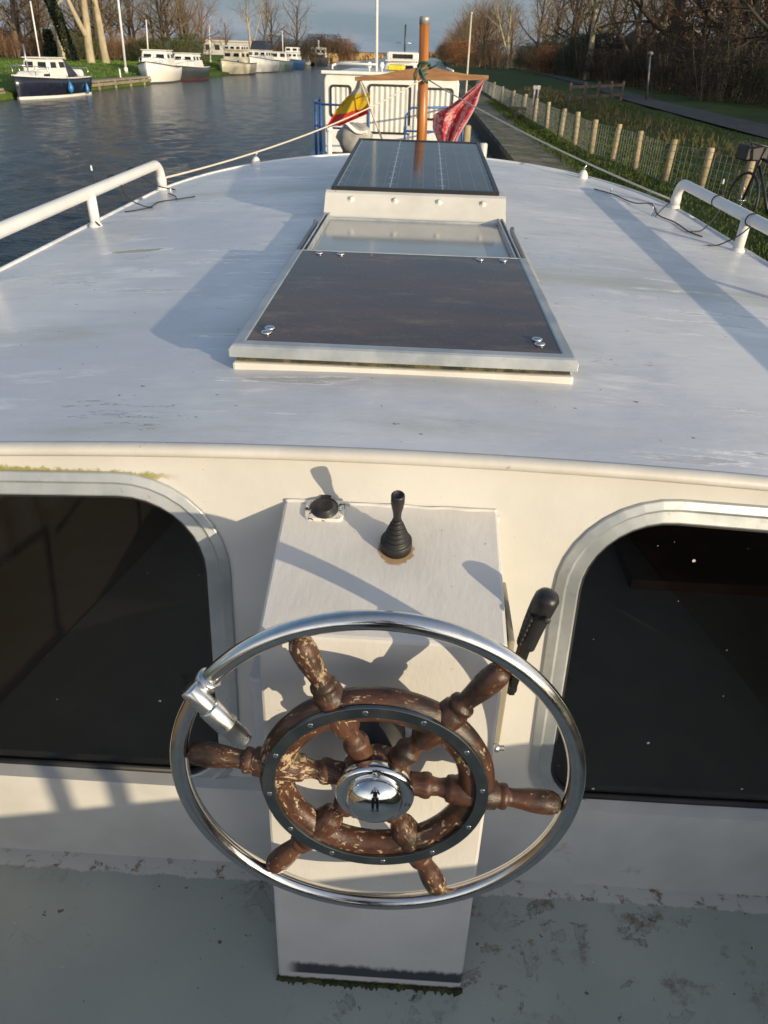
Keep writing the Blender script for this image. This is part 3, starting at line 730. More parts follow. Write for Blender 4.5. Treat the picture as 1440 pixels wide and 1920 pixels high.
# ------------------------------------------------------------------ gear carried by the cruiser
def mat_panel():
    t = NT('solar_cells'); x = t.xyz()
    def lines(c, period, off, w):
        f = t.math('FRACT', t.math('DIVIDE', t.math('ADD', c, off), period))
        return t.math('LESS_THAN', t.math('ABSOLUTE', t.math('SUBTRACT', f, .5)), w/period/2)
    bus = lines(x[0], .0575, 10.0, .0022); cell = lines(x[1], .150, 10.0, .003); fing = lines(x[0], .230, 10.115, .006)
    cr = t.math('MULTIPLY', lines(x[1], .150, 10.0, .010), lines(x[0], .230, 10.115, .030))
    c = t.mix(t.ramp(t.noise(2, 4), .3, .7), (.020, .024, .034), (.032, .036, .046))
    c = t.mix(t.math('MULTIPLY', cell, .35), c, (.16, .18, .20)); c = t.mix(t.math('MULTIPLY', bus, .42), c, (.26, .29, .32))
    c = t.mix(t.math('MULTIPLY', t.math('MAXIMUM', fing, cr), .7), c, (.44, .46, .48))
    c = t.mix(t.ramp(t.noise(4, 6, .6), .35, .75, .05, .22), c, (.20, .215, .225))
    t.color(c); t.set(.10, 0, .07); return t.m
sp = thing('solar_panel', 'dark framed solar panel tilted flat on the white roof behind the bent plate', 'solar panel', (-.02, 3.325, 1.247), local=True)
sp.rotation_euler = (radians(2.0), 0, 0)
fr = MB(); PW, PL = .362, 1.50
for a, b in (((-PW, 0, -.02), (-PW+.018, PL, .013)), ((PW-.018, 0, -.02), (PW, PL, .013)), ((-PW+.018, 0, -.02), (PW-.018, .018, .013)), ((-PW+.018, PL-.018, -.02), (PW-.018, PL, .013))): fr.box(a, b)
obj('frame', fr, plain('panel_frame', (.022, .024, .027), .4, metal=.3), sp, bevel=.0015)
g = MB(); g.box((-PW+.018, .018, -.005), (PW-.018, PL-.018, .008)); obj('glass', g, mat_panel(), sp)
for x_ in (-.30, .30):
  for y_ in (.1, 1.39):
    l = MB(); l.bar((x_, y_, -.02), (x_, y_, -.12-.04*(y_ > 1)), .03, .03); obj('leg', l, M['steel_plate'], sp)
b_ = MB(); b_.box((-.335, .22, -.118), (.335, 1.34, -.022)); obj('support_box', b_, M['hatch_white'], sp)

M['pine'] = plain('oiled_pine', (.34, .125, .028), .35, var=.28, scale=10, stretch=(3, 3, .25), bump=.1, dirt=((.10, .04, .015), .66, .72, 9))
M['pine2'] = plain('weathered_pine', (.27, .135, .055), .5, var=.22, scale=12, stretch=(.4, 3, 3), bump=.1)
mast = thing('mast_stump', 'short varnished wooden mast standing at the front of the roof with a crossbar', 'mast', (-.005, 7.5, .45))
m_ = MB(); m_.tube([(.0, 7.5, .45), (-.008, 7.5, 1.2), (-.03, 7.5, 1.97)], [.050, .048, .043], 20); ml = obj('pole', m_, M['pine'], mast)
m_ = MB(); m_.lathe([(.045, 0), (.045, .045), (.040, .056), (.02, .058)], (-.030, 7.5, 1.965), (0, 0, 1), 20); obj('cap', m_, M['steel_plate'], ml)
m_ = MB()
yz = [(-.63, 1.545, .030), (-.4, 1.562, .046), (-.2, 1.585, .080), (-.06, 1.60, .100), (.06, 1.602, .098), (.2, 1.59, .078), (.38, 1.584, .046), (.56, 1.588, .034)]
m_.loft([[Vector((x, 7.43, z-h/2)), Vector((x, 7.455, z-h/2)), Vector((x, 7.455, z+h/2)), Vector((x, 7.43, z+h/2))] for x, z, h in yz], closed=True, cap0=True, cap1=True)
obj('crossbar', m_, M['pine2'], mast, bevel=.004)
m_ = MB(); teal = plain('teal_rope', (.02, .10, .085), .8, var=.3)
for k in range(4): m_.tube([(-.018+.056*cos(w*pi/6), 7.485+.066*sin(w*pi/6), 1.625+.012*k+.03*sin(w*pi/6+k)) for w in range(12)], .008, 6, closed=True)
m_.tube([(.03, 7.43, 1.64), (.10, 7.42, 1.67), (.13, 7.42, 1.70)], .008, 6); m_.tube([(-.05, 7.42, 1.64), (-.01, 7.41, 1.57), (.02, 7.42, 1.53)], .010, 6); m_.tube([(-.05, 7.41, 1.66), (-.08, 7.41, 1.60), (-.085, 7.42, 1.55)], .006, 6)
obj('lashing', m_, teal, mast)

M['rope'] = plain('pale_rope', (.56, .52, .45), .85, var=.15, scale=90, bump=.5, bscale=220)
def rope(label, pts, r=.0055):
    m = MB(); m.tube(pts, r, 8); tag(obj('rope', m, M['rope']), label, 'rope')
rope('white rope running from the port grab rail up past the flag to the mast', sag((-1.455, 4.32, 1.12), (-.03, 7.44, 1.555), .07)+[(-.01, 7.42, 1.55), (.02, 7.42, 1.535)])
rope('white rope running from the starboard grab rail along the quay to the mast', sag((1.415, 4.32, 1.10), (.03, 7.44, 1.555), .035))
rope('thin pale line dropping from the end of the crossbar behind the solar panel', sag((-.59, 7.45, 1.545), (-.33, 8.1, .85), .01), .009)

def cloth_mat(kind):
    t = NT(kind+'_cloth'); u = t.xyz('UV')
    if kind == 'headscarf':
        uvm = t.mapping((1, 1.6, 1), 'UV'); vn = t.n.new('ShaderNodeTexVoronoi'); vn.inputs['Scale'].default_value = 9; t.link(uvm, vn.inputs['Vector']); v = vn.outputs['Distance']; f = t.noise(16, 5, .7, vec=uvm)
        w = t.math('ADD', t.math('MULTIPLY', t.math('SINE', t.math('MULTIPLY', u[0], 19.0)), .10), f)
        c = t.mix(t.ramp(w, .46, .62), (.55, .035, .06), (.74, .46, .46))
        c = t.mix(t.math('MULTIPLY', t.ramp(v, .22, .26), t.ramp(v, .34, .30)), c, (.80, .62, .62)); c = t.mix(t.ramp(v, .10, .14, .8, 0), c, (.80, .60, .60))
        c = t.mix(t.ramp(u[0], .92, .95), c, (.62, .44, .44))
    else:
        n = t.math('ADD', u[1], t.math('MULTIPLY', t.math('SUBTRACT', t.noise(14, 3), .5), .12))
        c = t.mix(t.ramp(n, .30, .33), (.70, .67, .60), (.72, .52, .02))
        c = t.mix(t.ramp(n, .60, .63), c, (.62, .04, .03))
        c = t.mix(t.math('MULTIPLY', t.ramp(t.noise(14, 4), .60, .66), .5), c, (.30, .12, .03))
    t.color(c); t.set(.85); t.b.inputs['Sheen Weight'].default_value = .15
    tr = t.n.new('ShaderNodeBsdfTranslucent'); mxs = t.n.new('ShaderNodeMixShader'); mxs.inputs[0].default_value = .35
    t.link(c, tr.inputs['Color']); t.link(t.b.outputs[0], mxs.inputs[1]); t.link(tr.outputs[0], mxs.inputs[2]); t.link(mxs.outputs[0], t.out.inputs['Surface'])
    t.bump(t.noise(300, 2), .1, .001); return t.m
def poly_at(P, t):
    n = len(P)-1; k = min(int(t*n), n-1); return vl(P[k], P[k+1], t*n-k)
def cloth(L, R, fold, amp, n=34):
    m = MB()
    def f(u, v):
        p = poly_at(L, v)*(1-u)+poly_at(R, v)*u
        p.y += amp*(min(1, v*2.2))*(sin(u*fold+v*2.5)+.5*sin(u*fold*2.1+1+v*6)); p.x += .012*sin(v*9+u*4)*min(1, v*3); return p
    m.grid(f, n, n); return m
c_ = cloth([(.520, 7.42, 1.575), (.38, 7.40, 1.475), (.235, 7.42, 1.36), (.105, 7.43, 1.285), (.095, 7.45, 1.17), (.140, 7.46, 1.05), (.12, 7.47, .98)],
           [(.530, 7.42, 1.575), (.512, 7.42, 1.50), (.480, 7.41, 1.42), (.445, 7.40, 1.33), (.40, 7.40, 1.22), (.34, 7.42, 1.10), (.31, 7.43, .99)], 11.0, .045)
tag(obj('headscarf', c_, cloth_mat('headscarf'), solid=.002, fix=False), 'red and white patterned cloth knotted to the right end of the crossbar', 'cloth')
c_ = cloth([(-.60, 7.46, 1.550), (-.66, 7.7, 1.46), (-.76, 7.8, 1.36), (-.86, 7.8, 1.235), (-.94, 7.75, 1.14), (-.93, 7.75, 1.125)],
           [(-.585, 7.46, 1.550), (-.545, 7.6, 1.48), (-.525, 7.7, 1.40), (-.515, 7.75, 1.32), (-.52, 7.78, 1.255), (-.80, 7.75, 1.15)], 8.0, .05)
tag(obj('striped_flag', c_, cloth_mat('striped'), solid=.002, fix=False), 'yellow and red flag drooping from the left end of the crossbar', 'flag')

# loops of lighting cable on both grab rails
M['cable'] = plain('black_cable', (.02, .02, .02), .6); M['bulb'] = plain('clear_bulb', (.7, .7, .68), .2)
def cable(label, paths, bulbs, loc):
    t = thing('light_cable', label, 'cable', loc)
    m = MB()
    for p in paths:
        m = MB(); q = []
        for i in range(len(p)-1):
            for k in range(4): q.append(vl(p[i], p[i+1], k/4))
        q.append(Vector(p[-1]))
        for _ in range(2): q = [q[0]]+[(q[i-1]+q[i]*2+q[i+1])/4 for i in range(1, len(q)-1)]+[q[-1]]
        m.tube(q, .0030, 6); obj('wire', m, M['cable'], t)
    for p in bulbs:
        b = MB(); b.tube([p, (p[0], p[1], p[2]+.022)], [.005, .0035], 8); obj('bulb', b, M['bulb'], t)
R_ = lambda x, y: (x, y, zr(x)+.006)
def wrap(x, y, z, r=.0275): return [(x+r*cos(a), y+.02*a/6, z+r*sin(a)) for a in (0, .8, 1.6, 2.4, 3.2, 4.0, 4.8, 5.6, 6.2)]
cable('black fairy-light cable looped round the rail beside the quay', [
    [R_(1.03, 4.62), R_(1.12, 4.50), R_(1.17, 4.22), (1.24, 4.12, 1.12), R_(1.21, 3.92), R_(1.27, 3.80), R_(1.26, 3.55), R_(1.30, 3.48)],
    [R_(1.20, 3.90), R_(1.30, 4.15), (1.38, 4.28, 1.10)], [R_(1.26, 3.56), R_(1.345, 3.62), (1.40, 3.66, 1.13)]+wrap(1.407, 3.68, 1.203)+[(1.43, 3.74, 1.27)],
    wrap(1.393, 3.22, 1.203)+[(1.37, 3.24, 1.14), R_(1.31, 3.30), R_(1.26, 3.28)], wrap(1.385, 2.95, 1.203)], [(1.43, 3.74, 1.27), R_(1.12, 4.58), R_(1.25, 4.14)], (1.25, 3.7, 1.08))
cable('black fairy-light cable looped round the rail above the open water', [
    [R_(-1.40, 4.28), R_(-1.34, 4.20), (-1.40, 4.05, 1.12), (-1.44, 3.95, 1.18)]+wrap(-1.466, 3.9, 1.2), wrap(-1.462, 3.62, 1.202)+[(-1.40, 3.60, 1.13), R_(-1.30, 3.62), R_(-1.33, 3.82), R_(-1.24, 3.86), R_(-1.16, 3.92)],
    [R_(-1.30, 3.66), R_(-1.36, 3.60), R_(-1.41, 3.58)], [(-1.462, 3.42, 1.21), (-1.47, 3.43, 1.24), (-1.475, 3.44, 1.27)], [R_(-1.24, 3.86), R_(-1.28, 3.98), R_(-1.36, 4.10)],
    [(-1.42, 3.29, 1.15), (-1.44, 3.27, 1.10), R_(-1.40, 3.25)]], [(-1.475, 3.44, 1.27), R_(-1.35, 4.12)], (-1.35, 3.8, 1.06))

# ------------------------------------------------------------------ water, ground, quay
ZW = -.55
def mat_water():
    t = NT('canal_water'); t.color(t.mix(t.ramp(t.noise(.12, 3), .35, .65), (.016, .021, .026), (.026, .032, .036)))
    t.set(.13, 0, .5); t.b.inputs['IOR'].default_value = 1.33
    b = t.bump(t.noise(3.0, 4, .65, stretch=(.8, 1.5, 1), dist=.5), .9, .06); t.bump(t.noise(9.0, 4, .65, stretch=(.8, 1.4, 1), dist=.5), .9, .03, b); return t.m
import numpy as np
def water_mesh():
    """one sheet of rippled water, fine where the canal lies before the boat and coarse towards the horizon"""
    az = np.radians(np.concatenate([np.linspace(-180, -56, 26)[:-1], np.arange(-56, 14, .16), np.linspace(14, 180, 36)]))
    rr = np.concatenate([[0.0, 1.5], np.geomspace(3.2, 170, 520), np.geomspace(185, 3200, 22)])
    R, A = np.meshgrid(rr, az, indexing='ij'); X = R*np.sin(A); Y = R*np.cos(A); Z = np.zeros_like(X)
    rg = np.random.default_rng(5)
    for i in range(54):
        lam = float(np.exp(rg.uniform(np.log(.20), np.log(1.15)))); th = rg.normal(2.25, .55); k = 2*np.pi/lam
        amp = .042/k*(.6 if lam > .9 else 1.0)
        ph = k*(X*np.sin(th)+Y*np.cos(th))+rg.uniform(0, 6.28)
        cell = np.maximum(R*.0085, R*.003)
        gust = .65+.35*np.sin(X*.21+Y*.13*rg.uniform(.5, 1.5)+rg.uniform(0, 6))
        Z += amp*gust*np.sin(ph+.35*np.sin(ph*.37+1))*np.clip(1.6-cell*3.2/lam, 0, 1)
    n, m = R.shape; v = np.stack([X, Y, Z+ZW], -1).reshape(-1, 3)
    idx = np.arange(n*m).reshape(n, m); a = idx[:-1, :-1]; b = idx[:-1, 1:]; c = idx[1:, 1:]; d = idx[1:, :-1]
    f = np.stack([a, b, c, d], -1).reshape(-1, 4)[:, ::-1]
    me = bpy.data.meshes.new('canal_water'); me.vertices.add(len(v)); me.vertices.foreach_set('co', v.ravel().astype(np.float32))
    me.loops.add(f.size); me.loops.foreach_set('vertex_index', f.ravel().astype(np.int32)); me.polygons.add(len(f))
    me.polygons.foreach_set('loop_start', np.arange(0, f.size, 4, dtype=np.int32)); me.polygons.foreach_set('loop_total', np.full(len(f), 4, dtype=np.int32))
    me.polygons.foreach_set('use_smooth', np.ones(len(f), bool)); me.update(calc_edges=True); me.validate(); me.materials.append(mat_water()); return me
tag(obj('canal_water', water_mesh(), None, fix=False), kind='structure')
def mat_grass(name, a, b, dry):
    t = NT(name); c = t.mix(t.ramp(t.noise(.7, 7, .65), .32, .68), a, b)
    c = t.mix(t.ramp(t.noise(9, 6, .75), .42, .68, 0, .7), c, tuple(x*.55 for x in a))
    c = t.mix(t.ramp(t.noise(.35, 6, .7), .58, .72, 0, .7), c, dry)
    t.color(c); t.set(.9, 0, .2); t.bump(t.noise(14, 5, .7), .8, .06); return t.m
M['grass'] = mat_grass('meadow_grass', (.044, .070, .016), (.066, .098, .024), (.10, .08, .04))
M['lawn'] = mat_grass('lawn_grass', (.085, .135, .022), (.125, .185, .032), (.17, .17, .05))
def bankx(y): return -19.3-max(0, y-120)*.035-max(0, y-300)*.02
gm = MB()
ys = [-300, -100, -20, 0, 10, 20, 28, 34, 40, 46, 52, 58, 64, 70, 78, 86, 95, 105, 120, 140, 165, 200, 250, 330, 450, 700, 1000, 3000]
offs = [(0, -1.5), (-.05, -.30), (-.9, -.18), (-2.5, .05), (-5, .33), (-9, .42), (-20, .46), (-60, .5), (-300, .6), (-2500, .8)]
rows = [[Vector((bankx(y)+o, y, z+(.04*sin(y*.9+o) if -30 < o < -.5 else 0))) for o, z in offs] for y in ys]
gm.loft(rows, closed=False, smooth=True)
struct('bank_meadow', gm, M['lawn'])
gr_ = MB(); offs2 = [(3.28, -1.2), (3.3, -.12), (3.6, -.04), (4.2, .0), (5.5, .08), (7.5, .24), (10, .30), (14, .32), (30, .4), (200, .5), (2500, .8)]
rows = [[Vector((o+max(0, y-90)*.012, y, z+.03*sin(y*1.3+o*2)*(3.4 < o < 40))) for o, z in offs2] for y in [-300, -100, -40]+[-20+3*k for k in range(40)]+[105, 120, 150, 190, 250, 350, 600, 1200, 3000]]
gr_.loft(rows, closed=False, smooth=True); struct('ground', gr_, M['grass'])
fg = MB(); fg.loft([[Vector((-2500, y, z)), Vector((2500, y, z))] for y, z in ((700, -.6), (703, .4), (3000, 1.0))], closed=False); struct('far_field', fg, M['grass'])
def mat_quay():
    t = NT('quay_planks'); x = t.xyz()
    f = t.math('FRACT', t.math('DIVIDE', t.math('ADD', x[1], 50), .16)); gap = t.math('LESS_THAN', f, .10)
    fl = t.math('FLOOR', t.math('DIVIDE', t.math('ADD', x[1], 50), .16)); wv = t.n.new('ShaderNodeTexWhiteNoise'); wv.noise_dimensions = '1D'; t.link(fl, wv.inputs['W'])
    c = t.mix(wv.outputs['Value'], (.15, .13, .095), (.24, .21, .16)); c = t.mix(t.ramp(t.noise(2.2, 6, .7), .40, .58, 0, .9), c, (.085, .095, .035))
    c = t.mix(t.ramp(t.noise(4, 5, .7), .62, .72, 0, .6), c, (.26, .24, .20))
    c = t.mix(t.math('MULTIPLY', gap, .85), c, (.012, .012, .01)); t.color(c); t.set(.85); t.bump(gap, -.5, .02); return t.m
q_ = MB(); q_.box((1.98, -30, -.22), (3.32, 75, -.10)); struct('quay', q_, mat_quay())
q_ = MB(); q_.box((1.98, -30, -1.2), (2.06, 75, -.225)); struct('quay_wall', q_, plain('quay_boards', (.06, .05, .038), .9, var=.4, scale=3))
pm_ = MB(); pth = [(7.9, 9.3, 8), (8.1, 9.55, 19), (8.6, 10.0, 35), (10.1, 11.5, 52), (11.2, 12.6, 75), (12.0, 13.4, 110), (14, 15.4, 200)]
def gz(o):
    for i in range(len(offs2)-1):
        if offs2[i][0] <= o <= offs2[i+1][0]: return lerp(offs2[i][1], offs2[i+1][1], (o-offs2[i][0])/(offs2[i+1][0]-offs2[i][0]))
    return .3
pm_.loft([[Vector((a, y, gz(a)+.045)), Vector(((a+b)/2, y, gz(a)+.075)), Vector((b, y, gz(b)+.045))] for a, b, y in pth], closed=False)
struct('path', pm_, plain('path_asphalt', (.048, .047, .045), .9, var=.2, scale=3, dirt=((.07, .075, .045), .5, .7, 1.5), bump=.3))
def blades(name, area, n, hmin, hmax, cols, label, w=.006, dens=None, zf=lambda x, y: 0, seed=3):
    r = random.Random(seed); m = MB()
    for _ in range(n):
        x, y = area(r); z = zf(x, y)-.02; h = r.uniform(hmin, hmax); a = r.uniform(0, 2*pi); ww = w*(1+y*.045); b = r.uniform(.1, .55)*h; c = r.uniform(0, 2*pi)
        dx, dy = cos(a)*ww, sin(a)*ww; bx, by = cos(c)*b, sin(c)*b
        m.add([(x-dx, y-dy, z), (x+dx, y+dy, z), (x+bx*.4+dx*.7, y+by*.4+dy*.7, z+h*.6), (x+bx*.4-dx*.7, y+by*.4-dy*.7, z+h*.6), (x+bx, y+by, z+h*.9)], [(0, 1, 2, 3), (3, 2, 4)])
    t = NT(name+'_blades'); c = t.mix(t.ramp(t.noise(1.1, 4, .6), .35, .65), cols[0], cols[1]); c = t.mix(t.ramp(t.noise(5, 4, .7), .60, .68, 0, .8), c, cols[2]); t.color(c); t.set(.8, 0, .2)
    return tag(obj(name, m, t.m, fix=False), label, 'grass', kind='stuff')
blades('grass', lambda r: (r.choice((r.gauss(3.3, .16), r.uniform(3.3, 5.2), r.uniform(4.2, 8.0))), 8+32*r.random()**1.5), 64000, .03, .11, ((.052, .080, .018), (.078, .112, .026), (.17, .14, .065)),
       'green grass growing along the wire fence beside the quay', zf=lambda x, y: gz(max(x, 3.31)) if x > 3.2 else -.10)
blades('dry_grass', lambda r: (r.gauss(6.3, .5), 11+38*r.random()), 1900, .12, .30, ((.15, .12, .065), (.11, .095, .045), (.07, .085, .03)), 'tall dry straw-coloured grass in a strip along the path', zf=lambda x, y: gz(x), seed=5)
blades('lawn_grass', lambda r: (bankx(0)-1.0-r.random()**1.4*14, 33+r.random()*75), 20000, .03, .09, ((.08, .15, .02), (.11, .19, .03), (.14, .14, .05)), 'short sunlit green grass on the bank behind the moored boats', w=.006, zf=lambda x, y: .0+min(.42, (-20.2-x)*.09), seed=6)
blades('reeds', lambda r: (bankx(200)+r.uniform(-1.5, 1.0)-(r.random()*3), 150+r.random()**1.3*260), 9000, 1.0, 2.1, ((.46, .31, .14), (.36, .24, .11), (.28, .20, .10)), 'pale straw-coloured reeds at the far bend of the canal', w=.03, zf=lambda x, y: -.4, seed=8)

# ------------------------------------------------------------------ fence, quay furniture
fence = thing('wire_fence', 'low fence of pale round wooden posts and wire netting along the quay', 'fence', (4.1, 14, 0))
fp = [(5.0, 10.6), (4.75, 11.6), (4.48, 12.6), (4.2, 13.6), (4.12, 15.3), (3.96, 16.6), (3.76, 17.8), (3.74, 19.7), (3.70, 21.7), (3.66, 24.0), (3.62, 26.5), (3.58, 29.5), (3.54, 33), (3.50, 37), (3.47, 42), (3.45, 48), (3.43, 55)]
M['post'] = plain('fence_post_wood', (.36, .285, .17), .85, var=.25, scale=8, stretch=(1, 1, .25), bump=.3, dirt=((.20, .17, .11), .55, .7, 6))
tilt = random.Random(2)
for x, y in fp:
    p = MB(); a, b = tilt.uniform(-.045, .045), tilt.uniform(-.06, .06); h = .66+tilt.uniform(-.06, .04)
    p.tube([(x, y, -.15), (x+a, y+b, h-.015), (x+a, y+b, h)], [tilt.uniform(.050, .062), tilt.uniform(.048, .058), .046], 12); obj('post', p, M['post'], fence)
nm = MB()
for i in range(len(fp)-1):
    (x0, y0), (x1, y1) = fp[i], fp[i+1]; L_ = sqrt((x1-x0)**2+(y1-y0)**2); th_ = .0028*(1+y0*.02)
    for z in (.04, .14, .26, .38, .50, .60): nm.tube([(x0-.07, y0, z), ((x0+x1)/2-.07, (y0+y1)/2, z-.012), (x1-.07, y1, z)], th_, 4, smooth=False)
    k = int(L_/.13)
    for j in range(1, k):
        t = j/k; nm.tube([(lerp(x0, x1, t)-.07, lerp(y0, y1, t), .02), (lerp(x0, x1, t)-.07, lerp(y0, y1, t), .60)], th_*.9, 4, smooth=False)
obj('wire_netting', nm, plain('galvanised_wire', (.30, .31, .29), .6, metal=.2), fence)
for k, (x, y, z, r, mm, lab) in enumerate(((.66, 12.0, .88, .055, 'post', 'weathered wooden mooring post beside the blue railing'), (.915, 11.9, .66, .06, 'rim', 'white topped mooring post at the corner of the solar panel'))):
    p = MB(); p.tube([(x, y, -.9), (x, y, z-.02), (x, y, z)], [r, r, r*.8], 12); tag(obj('mooring_post', p, M[mm]), lab, 'post')
b_ = thing('bench', 'small dark plank bench on the grass edge of the quay', 'bench', (3.55, 28.6, 0))
p = MB(); p.box((3.05, 28.2, .22), (4.1, 28.7, .29)); obj('seat', p, M['interior'], b_)
for x in (3.15, 3.95): p = MB(); p.box((x, 28.25, -.1), (x+.1, 28.65, .22)); obj('leg', p, M['interior'], b_)
M['darkwood'] = plain('dark_rail_wood', (.05, .042, .034), .85, var=.3)
gt = thing('rail_fence', 'low dark wooden rail fence beside the path in the shade', 'fence', (7, 32.5, .2))
for k in range(5):
    p = MB(); x, y = lerp(5.4, 8.5, k/4), lerp(31, 36, k/4); p.bar((x, y, .1), (x, y, 1.0), .1, .1); obj('post', p, M['darkwood'], gt)
for z in (.5, .85): p = MB(); p.bar((5.35, 30.95, z), (8.55, 36.05, z), .05, .1); obj('rail', p, M['darkwood'], gt)
for k in range(2):
    s = MB(); x, y = 4.62+.16*k, 35; s.tube([(x, y, .0), (x, y, .62)], .035, 8); s.box((x-.07, y-.02, .62), (x+.07, y+.02, .76)); tag(obj('marker_post', s, M['rim']), ('short white marker post by the fence, nearer the canal', 'short white marker post by the fence, nearer the path')[k], 'post')
def pole(label, cat, p, q, r0, r1, m, name='flagpole'):
    t = thing(name, label, cat, p); s = MB(); s.tube([p, q], [r0, r1], 10); obj('pole', s, m, t)
    s = MB(); s.ball(q, r1*1.6, 8, 6); obj('finial', s, m, t); s = MB(); s.lathe([(r0*1.6, -.3), (r0*1.6, .04), (r0*1.2, .06)], p, (0, 0, 1), 10); obj('base', s, m, t)
M['white_pole'] = plain('white_pole_paint', (.74, .74, .72), .4, var=.05)
pole('tall white leaning pole on the lawn beside the navy boat', 'pole', (-21.55, 59.2, .30), (-21.25, 59.2, 7.6), .085, .06, M['white_pole'])
pole('thin pale pole standing on the bank behind the white boats', 'pole', (-25.1, 75, .4), (-24.85, 75, 3.55), .07, .045, M['white_pole'])
pole('thin grey pole on the bank in front of the long white building', 'pole', (-24.6, 95, .4), (-24.4, 95, 3.7), .08, .05, M['white_pole'])
pole('pale slim pole standing by the water just right of the varnished mast', 'pole', (1.114, 22, -.9), (1.086, 22, 2.640), .034, .020, plain('bleached_wood', (.52, .47, .38), .7, var=.15))
lp_ = thing('street_lamp', 'slim grey lamp post standing beside the asphalt path', 'lamp post', (9.45, 35.4, .3))
s = MB(); s.tube([(9.45, 35.4, .3), (9.24, 35.4, 1.95)], [.05, .032], 10); obj('pole', s, plain('galvanised_post', (.13, .135, .14), .5, metal=.4), lp_)
s = MB(); s.lathe([(.03, 0), (.11, .04), (.12, .10), (.05, .16)], (9.235, 35.4, 1.93), (0, 0, 1), 12); obj('lamp_head', s, plain('lamp_glass', (.12, .125, .13), .3), lp_)

# bicycle parked by the fence
bk = thing('bicycle', 'dark bicycle parked at the edge of the quay by the fence', 'bicycle', (4.3, 9.7, -.1), rz=radians(100), local=True)
M['bike'] = plain('bike_paint', (.014, .014, .016), .4)
for x in (-.52, .52):
    t_ = MB(); t_.tube([(x+.33*cos(2*pi*k/32), 0, .35+.33*sin(2*pi*k/32)) for k in range(32)], .018, 8, closed=True); wh_ = obj('wheel', t_, M['rubber'], bk)
    t_ = MB()
    for k in range(14): t_.tube([(x, 0, .35), (x+.315*cos(2*pi*k/14), 0, .35+.315*sin(2*pi*k/14))], .002, 4)
    t_.tube([(x, -.05, .35), (x, .05, .35)], .018, 8); obj('spokes', t_, M['brush'], wh_)
t_ = MB()
for p, q in (((-.52, 0, .35), (-.1, 0, .30)), ((-.1, 0, .30), (.36, 0, .78)), ((-.1, 0, .30), (-.2, 0, .85)), ((-.2, 0, .80), (.33, 0, .86)), ((-.52, 0, .35), (-.2, 0, .80)), ((.52, 0, .35), (.33, 0, .98))): t_.tube([p, q], .018, 8)
obj('frame', t_, M['bike'], bk)
t_ = MB(); t_.tube([(.18, -.28, 1.02), (.26, -.26, 1.05), (.33, 0, 1.0), (.26, .26, 1.05), (.18, .28, 1.02)], .014, 8); obj('handlebar', t_, M['bike'], bk)
t_ = MB(); t_.ball((-.23, 0, .90), (.14, .08, .04), 12, 6); obj('saddle', t_, M['rubber'], bk)
t_ = MB(); t_.box((-.85, -.09, .70), (-.35, .09, .72)); t_.bar((-.8, 0, .35), (-.8, 0, .70), .015, .015); t_.bar((-.52, .05, .35), (-.6, .05, .70), .015, .015); obj('carrier', t_, M['bike'], bk)
t_ = MB(); t_.box((.46, -.15, .82), (.72, .15, 1.0)); obj('crate', t_, M['rubber'], bk, bevel=.02)

# ------------------------------------------------------------------ trees and shrubs
def mat_bark(name, a, b, moss):
    t = NT(name); c = t.mix(t.ramp(t.noise(3, 6, .7, stretch=(1, 1, .35)), .35, .65), a, b)
    c = t.mix(t.ramp(t.noise(.8, 4, .6), .55, .7, 0, .6), c, moss); t.color(c); t.set(.9, 0, .2); t.bump(t.noise(9, 5, .7, stretch=(1, 1, .3)), .6, .03); return t.m
M['bark_pale'] = mat_bark('pale_bark', (.30, .255, .165), (.44, .38, .26), (.22, .22, .09))
M['bark'] = mat_bark('brown_bark', (.105, .085, .058), (.18, .145, .095), (.10, .11, .045))
M['bark_dark'] = mat_bark('dark_bark', (.045, .038, .030), (.085, .070, .052), (.05, .06, .03))
M['twig'] = plain('twigs', (.175, .125, .072), .9, var=.3, scale=1.2)
M['twig_red'] = plain('red_twigs', (.20, .105, .058), .9, var=.35, scale=1.2)
M['twig_dark'] = plain('dark_twigs', (.042, .034, .025), .9, var=.35, scale=1.2)
M['twig_russet'] = plain('russet_leaves', (.27, .115, .045), .9, var=.35, scale=1.5)
M['ivy'] = plain('ivy_leaves', (.020, .032, .012), .6, var=.5, scale=6)
M['scrub'] = plain('evergreen_scrub', (.07, .08, .028), .8, var=.5, scale=2)
def perp(d, r):
    a = d.cross(Vector((r.uniform(-1, 1), r.uniform(-1, 1), r.uniform(-1, 1))))
    return a.normalized() if a.length > 1e-4 else Vector((1, 0, 0))
